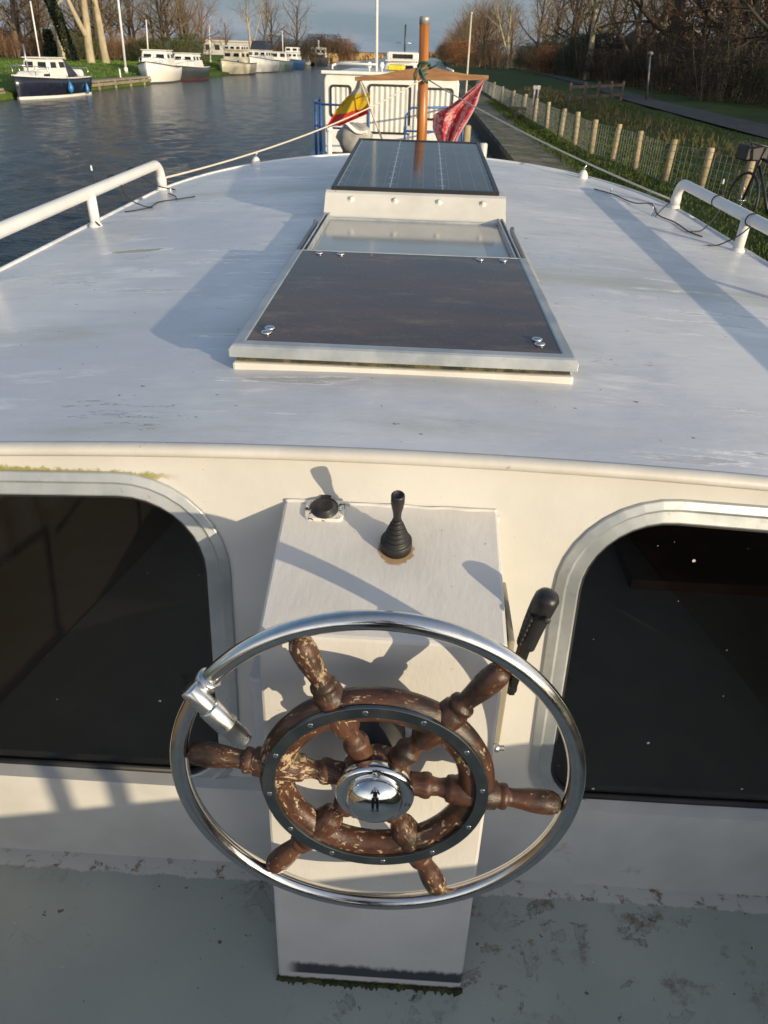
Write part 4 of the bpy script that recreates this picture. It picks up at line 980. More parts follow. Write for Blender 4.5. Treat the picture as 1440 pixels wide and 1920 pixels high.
def grow(mt, mc, p, d, L, r, lv, P, rnd):
    n = (6, 4, 3, 2, 2)[lv]; pts = [p]; rs = [r]; q = Vector(p); dd = d.copy()
    for i in range(n):
        dd = (dd+perp(dd, rnd)*P['wob'][lv]+Vector((0, 0, P['up'][lv]))).normalized(); q = q+dd*(L/n); pts.append(q.copy()); rs.append(r*(1-P['taper'][lv]*(i+1)/n))
    (mt if lv < P['split'] else mc).tube(pts, rs, (9, 6, 4, 3, 3)[lv], cap=False, smooth=lv < 2)
    if lv >= P['levels']-1: return
    k = P['k'][lv]; az0 = rnd.uniform(0, 6.28)
    for j in range(k):
        t = lerp(P['t0'][lv], 1.0, (j+rnd.random()*.7)/k); t = min(t, .999); i = int(t*n); f = t*n-i
        b = pts[i].lerp(pts[i+1], f); rr = lerp(rs[i], rs[i+1], f); axis = (pts[i+1]-pts[i]).normalized()
        ang = radians(rnd.uniform(*P['ang'][lv])); az = az0+j*2.4+rnd.uniform(-.4, .4)
        e1 = perp(axis, random.Random(1)); e2 = axis.cross(e1); nd = axis*cos(ang)+(e1*cos(az)+e2*sin(az))*sin(ang)
        grow(mt, mc, b, nd, L*P['ratio'][lv]*rnd.uniform(.75, 1.15)*(1-.35*t if lv == 0 else 1), rr*P['rr'][lv], lv+1, P, rnd)
BASE = dict(levels=5, split=2, k=(8, 6, 5, 4), t0=(.34, .3, .25, .2), ang=((30, 62), (28, 60), (25, 60), (25, 60)), ratio=(.62, .52, .52, .55), rr=(.50, .55, .6, .62),
            wob=(.07, .16, .2, .25, .3), up=(.02, .10, .07, .05, .03), taper=(.72, .7, .65, .6, .6))
def tree_proto(seed, H, r0, bark, twig, min_r=.004, **kw):
    P = dict(BASE); P.update(kw); rnd = random.Random(seed); mt, mc = MB(), MB()
    P['min'] = min_r
    grow(mt, mc, Vector((0, 0, -.25)), Vector((rnd.uniform(-.05, .05), rnd.uniform(-.05, .05), 1)).normalized(), H*P.get('trunk', .72), r0, 0, P, rnd)
    if kw.get('fork'):
        grow(mt, mc, Vector((0, 0, kw['fork'])), Vector((-.42, .1, 1)).normalized(), H*.62, r0*.62, 0, P, rnd)
    return mt, mc, bark, twig
def place_tree(name, proto, label, cat, loc, rz=0, sc=1.0, group=None, cache={}):
    key = id(proto)
    if key not in cache:
        t = thing(name, label, cat, loc, rz, group, local=True); mt, mc, bk_, tw = proto
        obj('trunk', mt, bk_, t, fix=False); obj('crown', mc, tw, t, fix=False); cache[key] = t; t.scale = (sc, sc, sc); return t
    return dup(cache[key], loc, rz, (sc, sc, sc), label, group)
pA = tree_proto(11, 13, .36, M['bark_pale'], M['twig'], k=(7, 5, 5, 4), t0=(.5, .3, .25, .2), fork=1.9, ang=((22, 45), (25, 55), (25, 60), (25, 60)))
pB = tree_proto(12, 12, .30, M['bark'], M['twig'], k=(10, 6, 5, 4), t0=(.16, .3, .25, .2), trunk=.6, ang=((35, 70), (28, 60), (25, 60), (25, 60)))
pC = tree_proto(13, 12, .34, M['bark_pale'], M['twig'], k=(7, 5, 5, 4), t0=(.42, .3, .25, .2))
pD = tree_proto(14, 9.5, .20, M['bark'], M['twig'], k=(12, 6, 5, 4), t0=(.2, .3, .25, .2), ratio=(.5, .5, .5, .55))
pE = tree_proto(15, 12, .30, M['bark_dark'], M['twig'], k=(11, 7, 5, 4), t0=(.22, .25, .25, .2), ang=((30, 75), (28, 65), (25, 60), (25, 60)))
pF = tree_proto(16, 10.5, .24, M['bark'], M['twig_red'], k=(12, 7, 5, 4), t0=(.15, .25, .25, .2))
pG = tree_proto(17, 12, .42, M['bark_dark'], M['twig_dark'], k=(9, 6, 5, 4), t0=(.30, .3, .25, .2), ang=((40, 80), (28, 60), (25, 60), (25, 60)))
pH = tree_proto(18, 8.5, .16, M['bark'], M['twig'], k=(9, 5, 4, 4), t0=(.3, .3, .25, .2), ang=((15, 40), (20, 45), (25, 50), (25, 60)))
def shrub_proto(seed, H, W_, stems, twig, leaf=None, nl=0):
    rnd = random.Random(seed); mt, mc = MB(), MB()
    P = dict(BASE); P.update(levels=4, split=1, k=(6, 5, 4), t0=(.2, .2, .2), ang=((18, 50), (25, 60), (25, 60)), ratio=(.45, .5, .55), rr=(.6, .6, .6), wob=(.14, .2, .25, .3), up=(.03, .04, .02, .0), taper=(.6, .6, .5, .5))
    for _ in range(stems):
        a = rnd.uniform(0, 6.28); rad = W_*sqrt(rnd.random())*.5; d = Vector((cos(a)*rnd.uniform(.05, .5), sin(a)*rnd.uniform(.05, .5), 1)).normalized()
        grow(mt, mc, Vector((cos(a)*rad, sin(a)*rad, -.1)), d, H*rnd.uniform(.6, 1.0), .022, 0, P, rnd)
    for _ in range(nl):
        z = H*rnd.random()**.8*.9; a = rnd.uniform(0, 6.28); rad = W_*.62*sqrt(rnd.random())*(1-.45*(z/H)**2); c = Vector((cos(a)*rad, sin(a)*rad, z)); s = rnd.uniform(.03, .07)
        u = Vector((rnd.uniform(-1, 1), rnd.uniform(-1, 1), rnd.uniform(-.6, .6))).normalized()*s; v = perp(u.normalized(), rnd)*s*.7
        mc.add([c-u, c+v, c+u, c-v], [(0, 1, 2, 3)])
    return mt, mc, M['bark'], leaf or twig
sA = shrub_proto(21, 2.3, 2.6, 26, M['twig_red']); sB = shrub_proto(22, 2.4, 2.8, 20, M['twig'], M['scrub'], 3000)
sC = shrub_proto(23, 3.4, 3.4, 40, M['twig_dark'], M['twig_dark'], 2600); sD = shrub_proto(24, 3.2, 3.0, 24, M['twig_russet'], M['twig_russet'], 3500)
sE = shrub_proto(25, 3.6, 3.6, 30, M['twig_dark'], M['ivy'], 3800)
r9 = random.Random(99)
# left bank, singled out
place_tree('tree', pA, 'pale forked poplar with two thick limbs dividing low above the lawn', 'tree', (-27.6, 68, .3), 0.1)
place_tree('tree', pC, 'straight pale trunked poplar standing close beside the forked one', 'tree', (-26.7, 69, .3), 2.0, 1.02)
place_tree('tree', pC, 'thick pale trunk rising just behind the wheelhouse of the navy boat', 'tree', (-33.3, 75.5, .35), 4.1, 1.05)
place_tree('tree', pB, 'many limbed bare tree at the left edge of the photo above the lawn', 'tree', (-38.6, 78, .4), .4, 1.0)
place_tree('tree', pB, 'slender dark bare tree beside the many limbed one at the left edge', 'tree', (-36.3, 79, .4), 2.4, .75)
iv = thing('ivy_tree', 'leaning tree trunk thickly wrapped in dark ivy behind the navy boat', 'tree', (-32.0, 73, .35))
m_ = MB(); m_.tube([(-31.1, 73, .1), (-31.6, 73, 2.4), (-32.4, 73, 5.4), (-33.2, 73.2, 9.5)], [.30, .26, .2, .08], 9); obj('trunk', m_, M['bark'], iv)
m_ = MB(); r8 = random.Random(4)
for _ in range(3600):
    t = r8.random()**.8; c = vl((-31.1, 73, .2), (-32.7, 73, 6.6), t); a = r8.uniform(0, 6.28); q = .34+.22*r8.random()*(1-.3*t); c += Vector((cos(a)*q, sin(a)*q, 0)); s = r8.uniform(.05, .11)
    u = Vector((r8.uniform(-1, 1), r8.uniform(-1, 1), r8.uniform(-1, 1))).normalized()*s; v = perp(u.normalized(), r8)*s; m_.add([c-u, c+v, c+u, c-v], [(0, 1, 2, 3)])
obj('ivy', m_, M['ivy'], iv, fix=False)
m_ = MB()
for _ in range(2600):
    a = r8.uniform(0, 6.28); z = r8.random()*2.3; q = .75*sqrt(r8.random())*(1-.5*z/2.3); c = Vector((-34.4+cos(a)*q, 76+sin(a)*q, .4+z)); s = r8.uniform(.05, .1)
    u = Vector((r8.uniform(-1, 1), r8.uniform(-1, 1), r8.uniform(-1, 1))).normalized()*s; v = perp(u.normalized(), r8)*s; m_.add([c-u, c+v, c+u, c-v], [(0, 1, 2, 3)])
tag(obj('evergreen_bush', m_, M['ivy'], fix=False), 'dark evergreen bush beside the thick pale trunk behind the navy boat', 'bush')
place_tree('tree', pA, 'bare forked tree standing above the cream boat at the bend', 'tree', (-23.0, 110, .4), 3.3, .62)
place_tree('tree', pH, 'slim bare tree close to the forked tree above the cream boat', 'tree', (-21.6, 112, .4), 1.3, 1.1)
place_tree('tree', pE, 'large round crowned bare tree over the farthest moored boats', 'tree', (-20.9, 135, .4), 1.0, .86)
place_tree('tree', pE, 'spreading bare tree partly behind the round crowned one far along the bank', 'tree', (-25.4, 139, .4), 3.0, .78)
for i, (x, y, s) in enumerate(((-28.8, 108, .60), (-26.4, 110, .62))): place_tree('tree', pD, ('small bare tree left of the white building, with a spreading top', 'small bare tree in front of the white building, nearer the cream boat')[i], 'tree', (x, y, .4), i*2.2, s)
for i in range(24):
    place_tree('tree', r9.choice((pB, pE, pD, pF)), 'bare brown tree in the thicket behind the lawn on the left bank', 'tree', (-24.2-i*.85+r9.uniform(-.5, .5), 82+r9.uniform(0, 14), .4), r9.uniform(0, 6), r9.uniform(.7, .95), 'thicket trees on the left bank')
for i in range(30):
    place_tree('shrub', r9.choice((sA, sB, sA)), 'tangled leafless shrub in the thicket behind the lawn', 'shrub', (-23.6-i*.68+r9.uniform(-.5, .5), 79+r9.uniform(0, 7), .35), r9.uniform(0, 6), r9.uniform(.75, 1.2), 'thicket shrubs behind the lawn')
for i in range(9):
    place_tree('shrub', sA, 'tangled leafless shrub in the thicket behind the lawn', 'shrub', (-36-i*1.1, 74+r9.uniform(0, 4), .35), r9.uniform(0, 6), r9.uniform(.85, 1.2), 'thicket shrubs behind the lawn')
for i in range(8):
    place_tree('shrub', sC if i % 2 else sA, 'dark brown thorny shrub at the water behind the far boats', 'shrub', (-25.2+i*1.0, 134+r9.uniform(-2, 6), .2), r9.uniform(0, 6), r9.uniform(.9, 1.15), 'shrubs behind the far boats')
for i in range(7):
    place_tree('shrub', sD if i % 3 else sC, 'russet bushy tree beyond the reeds at the far bend', 'tree', (-27.5+i*1.35+r9.uniform(-.5, .5), 206+r9.uniform(0, 10), 0), r9.uniform(0, 6), r9.uniform(1.1, 1.75), 'russet trees beyond the reeds')
# right bank
place_tree('tree', pG, 'thickest dark trunked bare tree rising beyond the lamp post', 'tree', (15.5, 54, .3), .3, 1.12)
place_tree('tree', pC, 'pale forked bare tree left of the thick dark trunk on the right bank', 'tree', (13.2, 69, .3), 1.9, .85)
place_tree('tree', pB, 'crooked bare tree just left of the thick dark trunk', 'tree', (14.0, 58, .3), .9, 1.0)
place_tree('tree', pA, 'pale bare tree whose trunk forks above the far hedge beside the white pole', 'tree', (11.3, 118, .3), .7, .78)
for i in range(28):
    y = 42+i*7.4+r9.uniform(-2, 2); x = 14.6+max(0, y-90)*.004+abs(r9.gauss(0, 2.2)); x = max(x, 13.0)
    if y > 110: x -= min(5.5, (y-110)*.07)
    place_tree('tree', r9.choice((pB, pE, pG, pC, pF, pE)), 'bare leafless tree in the dense row beyond the path', 'tree', (x, y, .3), r9.uniform(0, 6), r9.uniform(.8, 1.08), 'bare trees in the row beyond the path')
for i, (x, y, s) in enumerate(((17.2, 47, 1.0), (19.0, 52, 1.05), (17.6, 43, .95), (20.5, 60, 1.1), (16.6, 62, 1.0), (18.3, 66, 1.05), (22.0, 56, 1.0), (16.2, 75, 1.0), (17.5, 84, 1.0), (15.8, 93, 1.0), (21.5, 49, 1.0), (19.8, 45, .9))):
    place_tree('tree', (pG, pB, pE)[i % 3], 'bare leafless tree in the dense row beyond the path', 'tree', (x, y, .3), i*1.7, s, 'bare trees in the row beyond the path')
for i in range(5):
    place_tree('tree', r9.choice((pG, pB, pF)), 'bare leafless tree in the dense row beyond the path', 'tree', (r9.uniform(14.5, 21), 34+i*4.0+r9.uniform(-1, 1), .3), r9.uniform(0, 6), r9.uniform(.72, .9), 'bare trees in the row beyond the path')
for i in range(44):
    y = 29+i*2.0+r9.uniform(-1, 1); x = 13.6+r9.uniform(-.6, 1.8)+max(0, 38-y)*.25
    place_tree('shrub', r9.choice((sC, sE, sC)), 'dark dense shrub in the shaded undergrowth beneath the right bank trees', 'shrub', (x, y, .25), r9.uniform(0, 6), r9.choice((.45, .55, .7, .8, .9, 1.05))*r9.uniform(.9, 1.1), 'dark undergrowth shrubs')
for i in range(18):
    y = 34+i*3.9+r9.uniform(-1, 1)
    place_tree('shrub', r9.choice((sE, sC, sC)), 'dark dense shrub in the shaded undergrowth beneath the right bank trees', 'shrub', (16.0+r9.uniform(0, 4), y, .25), r9.uniform(0, 6), r9.uniform(.7, 1.05), 'dark undergrowth shrubs')
for i in range(12):
    place_tree('shrub', r9.choice((sC, sE)), 'dark dense shrub in the shaded undergrowth beneath the right bank trees', 'shrub', (14.2+r9.uniform(-.5, 1), 2.5+i*2.2, .2), r9.uniform(0, 6), r9.uniform(.62, .74)+max(0, i-4)*.03, 'dark undergrowth shrubs')
for i in range(34):
    y = 112+i*7+r9.uniform(-3, 3)
    place_tree('shrub', (sA, sC, sA, sB, sD)[i % 5], 'brown leafless bush in the far hedge of the right bank', 'shrub', (7.2+r9.uniform(-1.6, 2.5), y, .2), r9.uniform(0, 6), r9.uniform(.9, 1.5), 'far hedge bushes of the right bank')
for i in range(34):
    y = 125+i*9+r9.uniform(-4, 4)
    place_tree('tree', r9.choice((pE, pF, pD)), 'bare tree in the far row on the right bank beside the mast', 'tree', (7.4+r9.uniform(0, 4), y, .2), r9.uniform(0, 6), r9.uniform(.72, 1.0), 'far row trees on the right bank')
place_tree('shrub', sD, 'russet leaved bush standing in the hedge beside the white pole', 'shrub', (12.6, 88, .2), 1.0, .9)
fw = MB(); r5 = random.Random(31)
for _ in range(6000):
    x = r5.uniform(-260, 320); y = 640+r5.random()*60; h = r5.uniform(1, 6)*(.6+.4*sin(x*.05)); a = r5.uniform(-.3, .3)
    fw.add([(x-.5, y, 0), (x+.5, y, 0), (x+a*h+.15, y+.3, h), (x+a*h-.15, y+.3, h)], [(0, 1, 2, 3)])
tag(obj('far_wood', fw, M['twig'], fix=False), 'thin line of far-off woodland on the horizon', 'wood', kind='stuff')

# ------------------------------------------------------------------ buildings
def face_rect(c, u0, u1, v0, v1, d):   # c: bl, br, tr, tl ; box standing proud by d
    P = lambda u, v: (vl(c[0], c[1], u)*(1-v)+vl(c[3], c[2], u)*v)
    n = (Vector(c[1])-Vector(c[0])).cross(Vector(c[3])-Vector(c[0])).normalized()
    q = [P(u0, v0), P(u1, v0), P(u1, v1), P(u0, v1)]
    return [p-n*.02 for p in q]+[p+n*d for p in q]
def proud(mb, c, u0, u1, v0, v1, d=.012):
    q = face_rect(c, u0, u1, v0, v1, d); mb.add(q, [(4, 5, 6, 7), (0, 1, 5, 4), (1, 2, 6, 5), (2, 3, 7, 6), (3, 0, 4, 7)])
M['teal_paint'] = plain('teal_sheet', (.035, .26, .23), .5, var=.2, scale=3); M['red_paint'] = plain('red_door', (.20, .04, .03), .6, var=.2)
ct = thing('shipping_container', 'teal metal container with a dark red door on the lawn', 'container', (-26.9, 92, .4))
m_ = MB(); prof_ = []
for i in range(49):
    x = lerp(-28.5, -25.3, i/48); prof_.append((x, 92+(.05 if i % 4 in (1, 2) else 0)))
m_.loft([[Vector((x, y, z)) for x, y in prof_]+[Vector((-25.3, 94.2, z)), Vector((-28.5, 94.2, z))] for z in (.35, 2.02)], closed=True, cap0=True, cap1=True); cb_ = obj('body', m_, M['teal_paint'], ct)
m_ = MB(); m_.box((-27.35, 91.93, .4), (-26.75, 92.02, 1.98)); obj('door', m_, M['red_paint'], ct)
m_ = MB(); m_.box((-28.56, 91.9, 2.02), (-25.24, 94.3, 2.10)); obj('roof', m_, M['teal_paint'], ct)
wb = thing('long_building', 'long low white building far behind the lawn', 'building', (-43, 175, .5))
m_ = MB(); m_.box((-52, 172, .4), (-36, 182, 2.75)); obj('wall', m_, plain('pale_render', (.50, .48, .45), .8, var=.1), wb)
m_ = MB(); m_.box((-52.3, 171.7, 2.75), (-35.7, 182.3, 3.0)); obj('roof', m_, plain('pale_roof', (.55, .52, .48), .7, var=.1), wb)
for i in range(8): m_ = MB(); m_.box((-51+i*1.9, 171.95, 1.3), (-50+i*1.9, 172.01, 2.2)); obj('window', m_, M['black'], wb)
for i, (x, s) in enumerate(((-46, .9), (-41.5, .75), (-38, .8))): place_tree('shrub', sD, 'clipped russet conical tree above the long white building', 'tree', (x, 186, .4), i, 1.25*s, 'russet trees above the white building')
hs = thing('house', 'brick house with white gable boards glimpsed through the trees', 'house', (19, 70, .3))
m_ = MB(); m_.loft([[Vector((16.4, y, .2)), Vector((21.4, y, .2)), Vector((21.4, y, 2.9)), Vector((18.9, y, 4.6)), Vector((16.4, y, 2.9))] for y in (66, 74)], closed=True, cap0=True, cap1=True); obj('wall', m_, plain('brick', (.26, .12, .075), .85, var=.25, scale=8), hs)
m_ = MB(); m_.hexa([Vector(p) for p in ((16.1, 65.7, 2.75), (18.9, 65.7, 4.66), (18.9, 74.3, 4.66), (16.1, 74.3, 2.75), (16.1, 65.7, 2.9), (18.9, 65.7, 4.82), (18.9, 74.3, 4.82), (16.1, 74.3, 2.9))])
m_.hexa([Vector(p) for p in ((18.9, 65.7, 4.66), (21.7, 65.7, 2.75), (21.7, 74.3, 2.75), (18.9, 74.3, 4.66), (18.9, 65.7, 4.82), (21.7, 65.7, 2.9), (21.7, 74.3, 2.9), (18.9, 74.3, 4.82))]); obj('roof', m_, plain('roof_tiles', (.14, .06, .04), .8, var=.2), hs)
m_ = MB(); m_.bar((16.1, 65.6, 2.8), (18.9, 65.6, 4.72), .06, .22); m_.bar((18.9, 65.6, 4.72), (21.7, 65.6, 2.8), .06, .22); obj('gable_board', m_, M['white_pole'], hs)
for x in (17.3, 19.6): m_ = MB(); m_.box((x, 65.93, 1.2), (x+1.0, 66.02, 2.4)); w__ = obj('window', m_, M['white_pole'], hs); m_ = MB(); m_.box((x+.08, 65.91, 1.28), (x+.92, 65.935, 2.32)); obj('pane', m_, M['black'], w__)

# ------------------------------------------------------------------ boats
M['gel'] = plain('white_gelcoat', (.74, .73, .69), .3, var=.05, dirt=((.4, .36, .28), .66, .76, 5)); M['cream'] = plain('cream_gelcoat', (.70, .64, .46), .35, var=.06)
M['navy'] = plain('navy_hull', (.014, .018, .035), .22, var=.2); M['grey_hull'] = plain('dark_grey_hull', (.045, .055, .06), .35, var=.2); M['green_grey'] = plain('green_grey_hull', (.10, .14, .14), .4, var=.15)
M['blue_hull'] = plain('blue_hull', (.02, .07, .19), .35, var=.2); M['red_boot'] = plain('red_boot', (.09, .02, .02), .5); M['canvas'] = plain('navy_canvas', (.022, .03, .055), .8, var=.25, bump=.2, bscale=15)
M['fender'] = plain('blue_fender', (.03, .19, .48), .35, var=.1); M['tint'] = plain('boat_window', (.012, .013, .016), .05); M['boat_deck'] = plain('boat_deck', (.45, .44, .40), .6, var=.15); M['strake'] = plain('rubbing_strake', (.04, .035, .03), .5)
def make_boat(name, label, loc, rz, L, B, fb, hull, boot, blocks, strake='strake', extras=(), bowlift=.25, group=None):
    """local axes: +Y is the bow; z = 0 the waterline"""
    t = thing(name, label, 'boat', loc, rz, group, local=True)
    N = 14; secs = []
    def half(s): return B/2*(1-max(0, (s-.42)/.58)**2.4)*(.90+.10*min(1, s/.3))
    def sheer(s): return fb*(1+bowlift*max(0, (s-.3)/.7)**1.6+.06*(1-s))
    for i in range(N+1):
        s = i/N; y = -L/2+L*s; w = max(.03, half(s)); z1 = sheer(s); fl = .80-.35*max(0, s-.5)
        rake = lambda z: .22*max(0, s-.6)*z
        row = [(w, z1), (w*lerp(1, fl, .35), z1*.55), (w*fl, .10), (w*fl*.92, -.02), (w*.6, -.30)]
        secs.append([Vector((x, y+rake(z), z)) for x, z in row]+[Vector((-x, y+rake(z), z)) for x, z in reversed(row)])
    h = MB(); h.loft(secs, closed=True, smooth=True, cap0=True, cap1=True); hl = obj('hull', h, M[hull], t)
    d = MB(); d.loft([[Vector((max(.02, half(i/N)-.04)*sg, -L/2+L*i/N+.05, sheer(i/N)+.012)) for sg in (-1, 0, 1)] for i in range(N+1)], closed=False); obj('deck', d, M['boat_deck'], t)
    g = MB()
    for sg in (-1, 1): g.tube([(sg*max(.03, half(i/N)), -L/2+L*i/N+.22*max(0, i/N-.6)*sheer(i/N), sheer(i/N)) for i in range(N+1)], .035, 6)
    obj('strake', g, M[strake], t)
    if boot:
        b = MB()
        for sg in (-1, 1):
            pts = []
            for i in range(N+1):
                s = i/N; w = max(.03, half(s)); fl = .80-.35*max(0, s-.5); pts.append((sg*w*fl+sg*.012, -L/2+L*s, .05))
            b.loft([[Vector((x, y, .0)), Vector((x+sg*.004, y+.0, .11))] for x, y, z in pts], closed=False)
        obj('boot_stripe', b, M[boot], t, solid=.012)
    for bl in blocks:
        y0, y1, z0, z1, wb, wt, ra, rf_, ns, nf, mm = bl[:11]; kind = bl[11] if len(bl) > 11 else 'cabin'
        c = [Vector(p) for p in ((-wb, y0, z0), (wb, y0, z0), (wb, y1, z0), (-wb, y1, z0), (-wt, y0+ra, z1), (wt, y0+ra, z1), (wt, y1-rf_, z1), (-wt, y1-rf_, z1))]
        m = MB(); m.hexa(c); cb = obj(kind, m, M[mm], t, bevel=.11)
        if kind == 'cabin' and z1-z0 > .45:
            r = MB(); r.hexa([p+Vector((0, 0, dz)) for dz in (0.005, .06) for p in (c[4]+Vector((-.05, -.08, 0)), c[5]+Vector((.05, -.08, 0)), c[6]+Vector((.05, .10, 0)), c[7]+Vector((-.05, .10, 0)))]); obj('roof', r, M[mm], t, bevel=.03)
        faces = {'s': (c[1], c[2], c[6], c[5]), 'p': (c[3], c[0], c[4], c[7]), 'f': (c[2], c[3], c[7], c[6]), 'a': (c[0], c[1], c[5], c[4])}
        lo, hi = bl[12] if len(bl) > 12 else (.42, .86)
        for key, n in (('s', ns), ('p', ns), ('f', nf), ('a', 1 if nf else 0)):
            for k in range(n):
                u0, u1 = (k+.14)/n, (k+.86)/n
                f = MB(); proud(f, faces[key], u0, u1, lo, hi, .010); w_o = obj('window', f, M['gel'] if mm != 'cream' else M['cream'], t)
                f = MB(); du_ = .05/n; proud(f, faces[key], u0+du_, u1-du_, lo+.05, hi-.05, .018); obj('pane', f, M['tint'], w_o)
    for kind, pts, r, mm in extras:
        m = MB()
        if kind in ('pulpit',):
            for p in pts: m.tube(p, r, 6)
        else: m.tube(pts, r, 8)
        obj(kind, m, M[mm], t)
    return t
def hang_fender(loc, label, r=.14, h=.42):
    m = MB(); m.lathe([(.01, h*.62), (.05, h*.52), (r*.6, h*.36), (r, 0), (r*.96, -.10), (r*.55, -.2), (.02, -.24)], loc, (0, 0, 1), 14); m.tube([(loc[0], loc[1], loc[2]+h*.6), (loc[0]-.1, loc[1], loc[2]+h*1.3)], .012, 5)
    tag(obj('fender', m, M['fender']), label, 'fender', 'blue fenders of the navy boat')
PUL = lambda L, z, w: [[(-w, L*.18, z+.35), (-w*.7, L*.36, z+.42), (0, L*.49, z+.46), (w*.7, L*.36, z+.42), (w, L*.18, z+.35)]]+[[(sx*w*f, L*yy, z), (sx*w*f, L*yy, z+.38)] for sx in (-1, 1) for f, yy in ((1, .18), (.75, .34))]
make_boat('moored_boat', 'navy hulled motorboat with white wheelhouse and navy canvas cover by the lawn', (-18.75, 40.4, ZW), pi-.05, 6.0, 2.05, .78, 'navy', 'gel', [
    (-.2, 1.9, .80, 1.10, .72, .62, 0, .35, 2, 0, 'gel', 'cabin', (.3, .75)), (-.9, 1.0, .82, 1.62, .74, .62, .05, .22, 2, 2, 'gel', 'cabin', (.48, .88)), (-1.95, -.95, .85, 1.50, .78, .60, .75, .0, 0, 0, 'canvas', 'canvas_cover'), (-2.75, -2.35, .82, 1.15, .7, .66, .05, .05, 0, 0, 'gel', 'seat_back')],
    extras=(('mast', [(0, .3, 1.65), (.02, .1, 3.9)], .035, 'white_pole'), ('lamp_mast', [(.2, 1.3, .95), (.2, 1.25, 2.2)], .04, 'brush'), ('pulpit', PUL(6.0, .92, .75), .018, 'brush'), ('pulpit', [[(-.8, -2.9, .85), (-.8, -2.9, 1.2), (.8, -2.9, 1.2), (.8, -2.9, .85)]], .018, 'brush')), strake='gel')
hang_fender((-17.60, 40.3, -.12), 'large blue ball fender hanging amidships on the navy boat'); hang_fender((-17.68, 42.5, -.25), 'long blue fender near the stern of the navy boat', .10); hang_fender((-19.75, 36.9, -.34), 'round blue fender floating off the bow of the navy boat', .15)
make_boat('moored_boat', 'chunky white boat with dark gunwale moored ahead of the navy boat', (-19.75, 60.8, ZW), pi+.10, 6.6, 2.7, .95, 'gel', 'grey_hull', [
    (-.3, 2.1, .98, 1.30, .9, .78, 0, .5, 0, 0, 'gel', 'cabin'), (-1.9, .9, .98, 1.98, .98, .86, .05, .32, 2, 2, 'gel', 'cabin', (.50, .84))], extras=(('pulpit', PUL(6.6, 1.15, .95), .02, 'brush'), ('flag_staff', [(.9, -3.1, 1.0), (1.0, -3.3, 2.0)], .02, 'pine')), bowlift=.4)
make_boat('moored_boat', 'dark grey hulled boat with white windowed cabin tucked behind the chunky white one', (-19.45, 67.6, ZW), pi+.02, 6.4, 2.4, .85, 'grey_hull', 'red_boot', [
    (-2.0, 1.3, .88, 1.80, .9, .72, .25, .3, 3, 2, 'gel', 'cabin', (.48, .84))], extras=(('pulpit', PUL(6.4, 1.0, .85), .02, 'brush'),), strake='gel')
make_boat('moored_boat', 'cream hulled cruiser with large wheelhouse windows moored bow-on', (-19.4, 84.3, ZW), pi-.12, 7.0, 2.7, .95, 'cream', 'grey_hull', [
    (-.2, 2.2, .98, 1.36, .95, .82, 0, .5, 2, 0, 'cream', 'cabin', (.3, .8)), (-2.2, .7, .98, 2.05, 1.0, .88, .05, .25, 2, 2, 'cream', 'cabin', (.48, .86)), (-1.9, .3, 2.11, 2.5, .9, .9, 0, 0, 3, 3, 'gel', 'screen', (.2, .8))], bowlift=.35)
make_boat('moored_boat', 'white cruiser with a navy canvas canopy on top beside the cream one', (-19.0, 95.4, ZW), pi-.06, 8.4, 3.0, 1.15, 'gel', 'grey_hull', [
    (-2.2, 1.6, 1.2, 2.12, 1.15, 1.0, .05, .5, 3, 3, 'gel', 'cabin', (.45, .85)), (-1.8, .3, 2.2, 3.05, 1.0, .8, .1, .3, 0, 0, 'canvas', 'canopy')], extras=(('pulpit', PUL(8.4, 1.35, 1.1), .025, 'brush'),), bowlift=.35)
make_boat('moored_boat', 'low green-grey working boat with an open white frame along the bank', (-18.9, 107, ZW), pi, 8.2, 2.8, .95, 'green_grey', None, [(-2.8, -.2, 1.0, 2.0, 1.05, .95, .05, .2, 3, 2, 'gel', 'cabin', (.42, .9))], strake='grey_hull')
make_boat('moored_boat', 'white topped boat with a bright blue hull farther along the bank', (-19.0, 118, ZW), pi-.04, 8.4, 2.9, 1.0, 'blue_hull', None, [(-2.0, 1.2, 1.05, 1.95, 1.1, .95, .05, .4, 3, 3, 'gel', 'cabin', (.45, .85)), (-1.9, -.3, 2.0, 2.6, .95, .9, 0, .1, 2, 2, 'gel', 'screen', (.25, .8))], extras=(('mast', [(.6, 2.6, 1.1), (.6, 2.6, 4.4)], .06, 'white_pole'),))
make_boat('moored_boat', 'small white cabin boat in front of the dark barge at the bend', (-21.2, 142, ZW), pi, 8, 2.8, .9, 'gel', 'grey_hull', [(-2.4, 1.2, .95, 2.1, 1.1, .95, .05, .3, 3, 3, 'gel', 'cabin', (.45, .85))])
make_boat('barge', 'dark hulled barge with white wheelhouse farthest along the left bank', (-19.6, 152, ZW), pi+.05, 13, 3.6, 1.15, 'grey_hull', None, [(-4.5, -1.2, 1.2, 2.75, 1.4, 1.3, .05, .15, 3, 3, 'gel', 'cabin', (.45, .85)), (-1.0, 3.5, 1.2, 1.7, 1.3, 1.2, 0, .2, 0, 0, 'grey_hull', 'hold')], extras=(('mast', [(0, -2, 2.8), (0, -2, 3.9)], .12, 'white_pole'),))
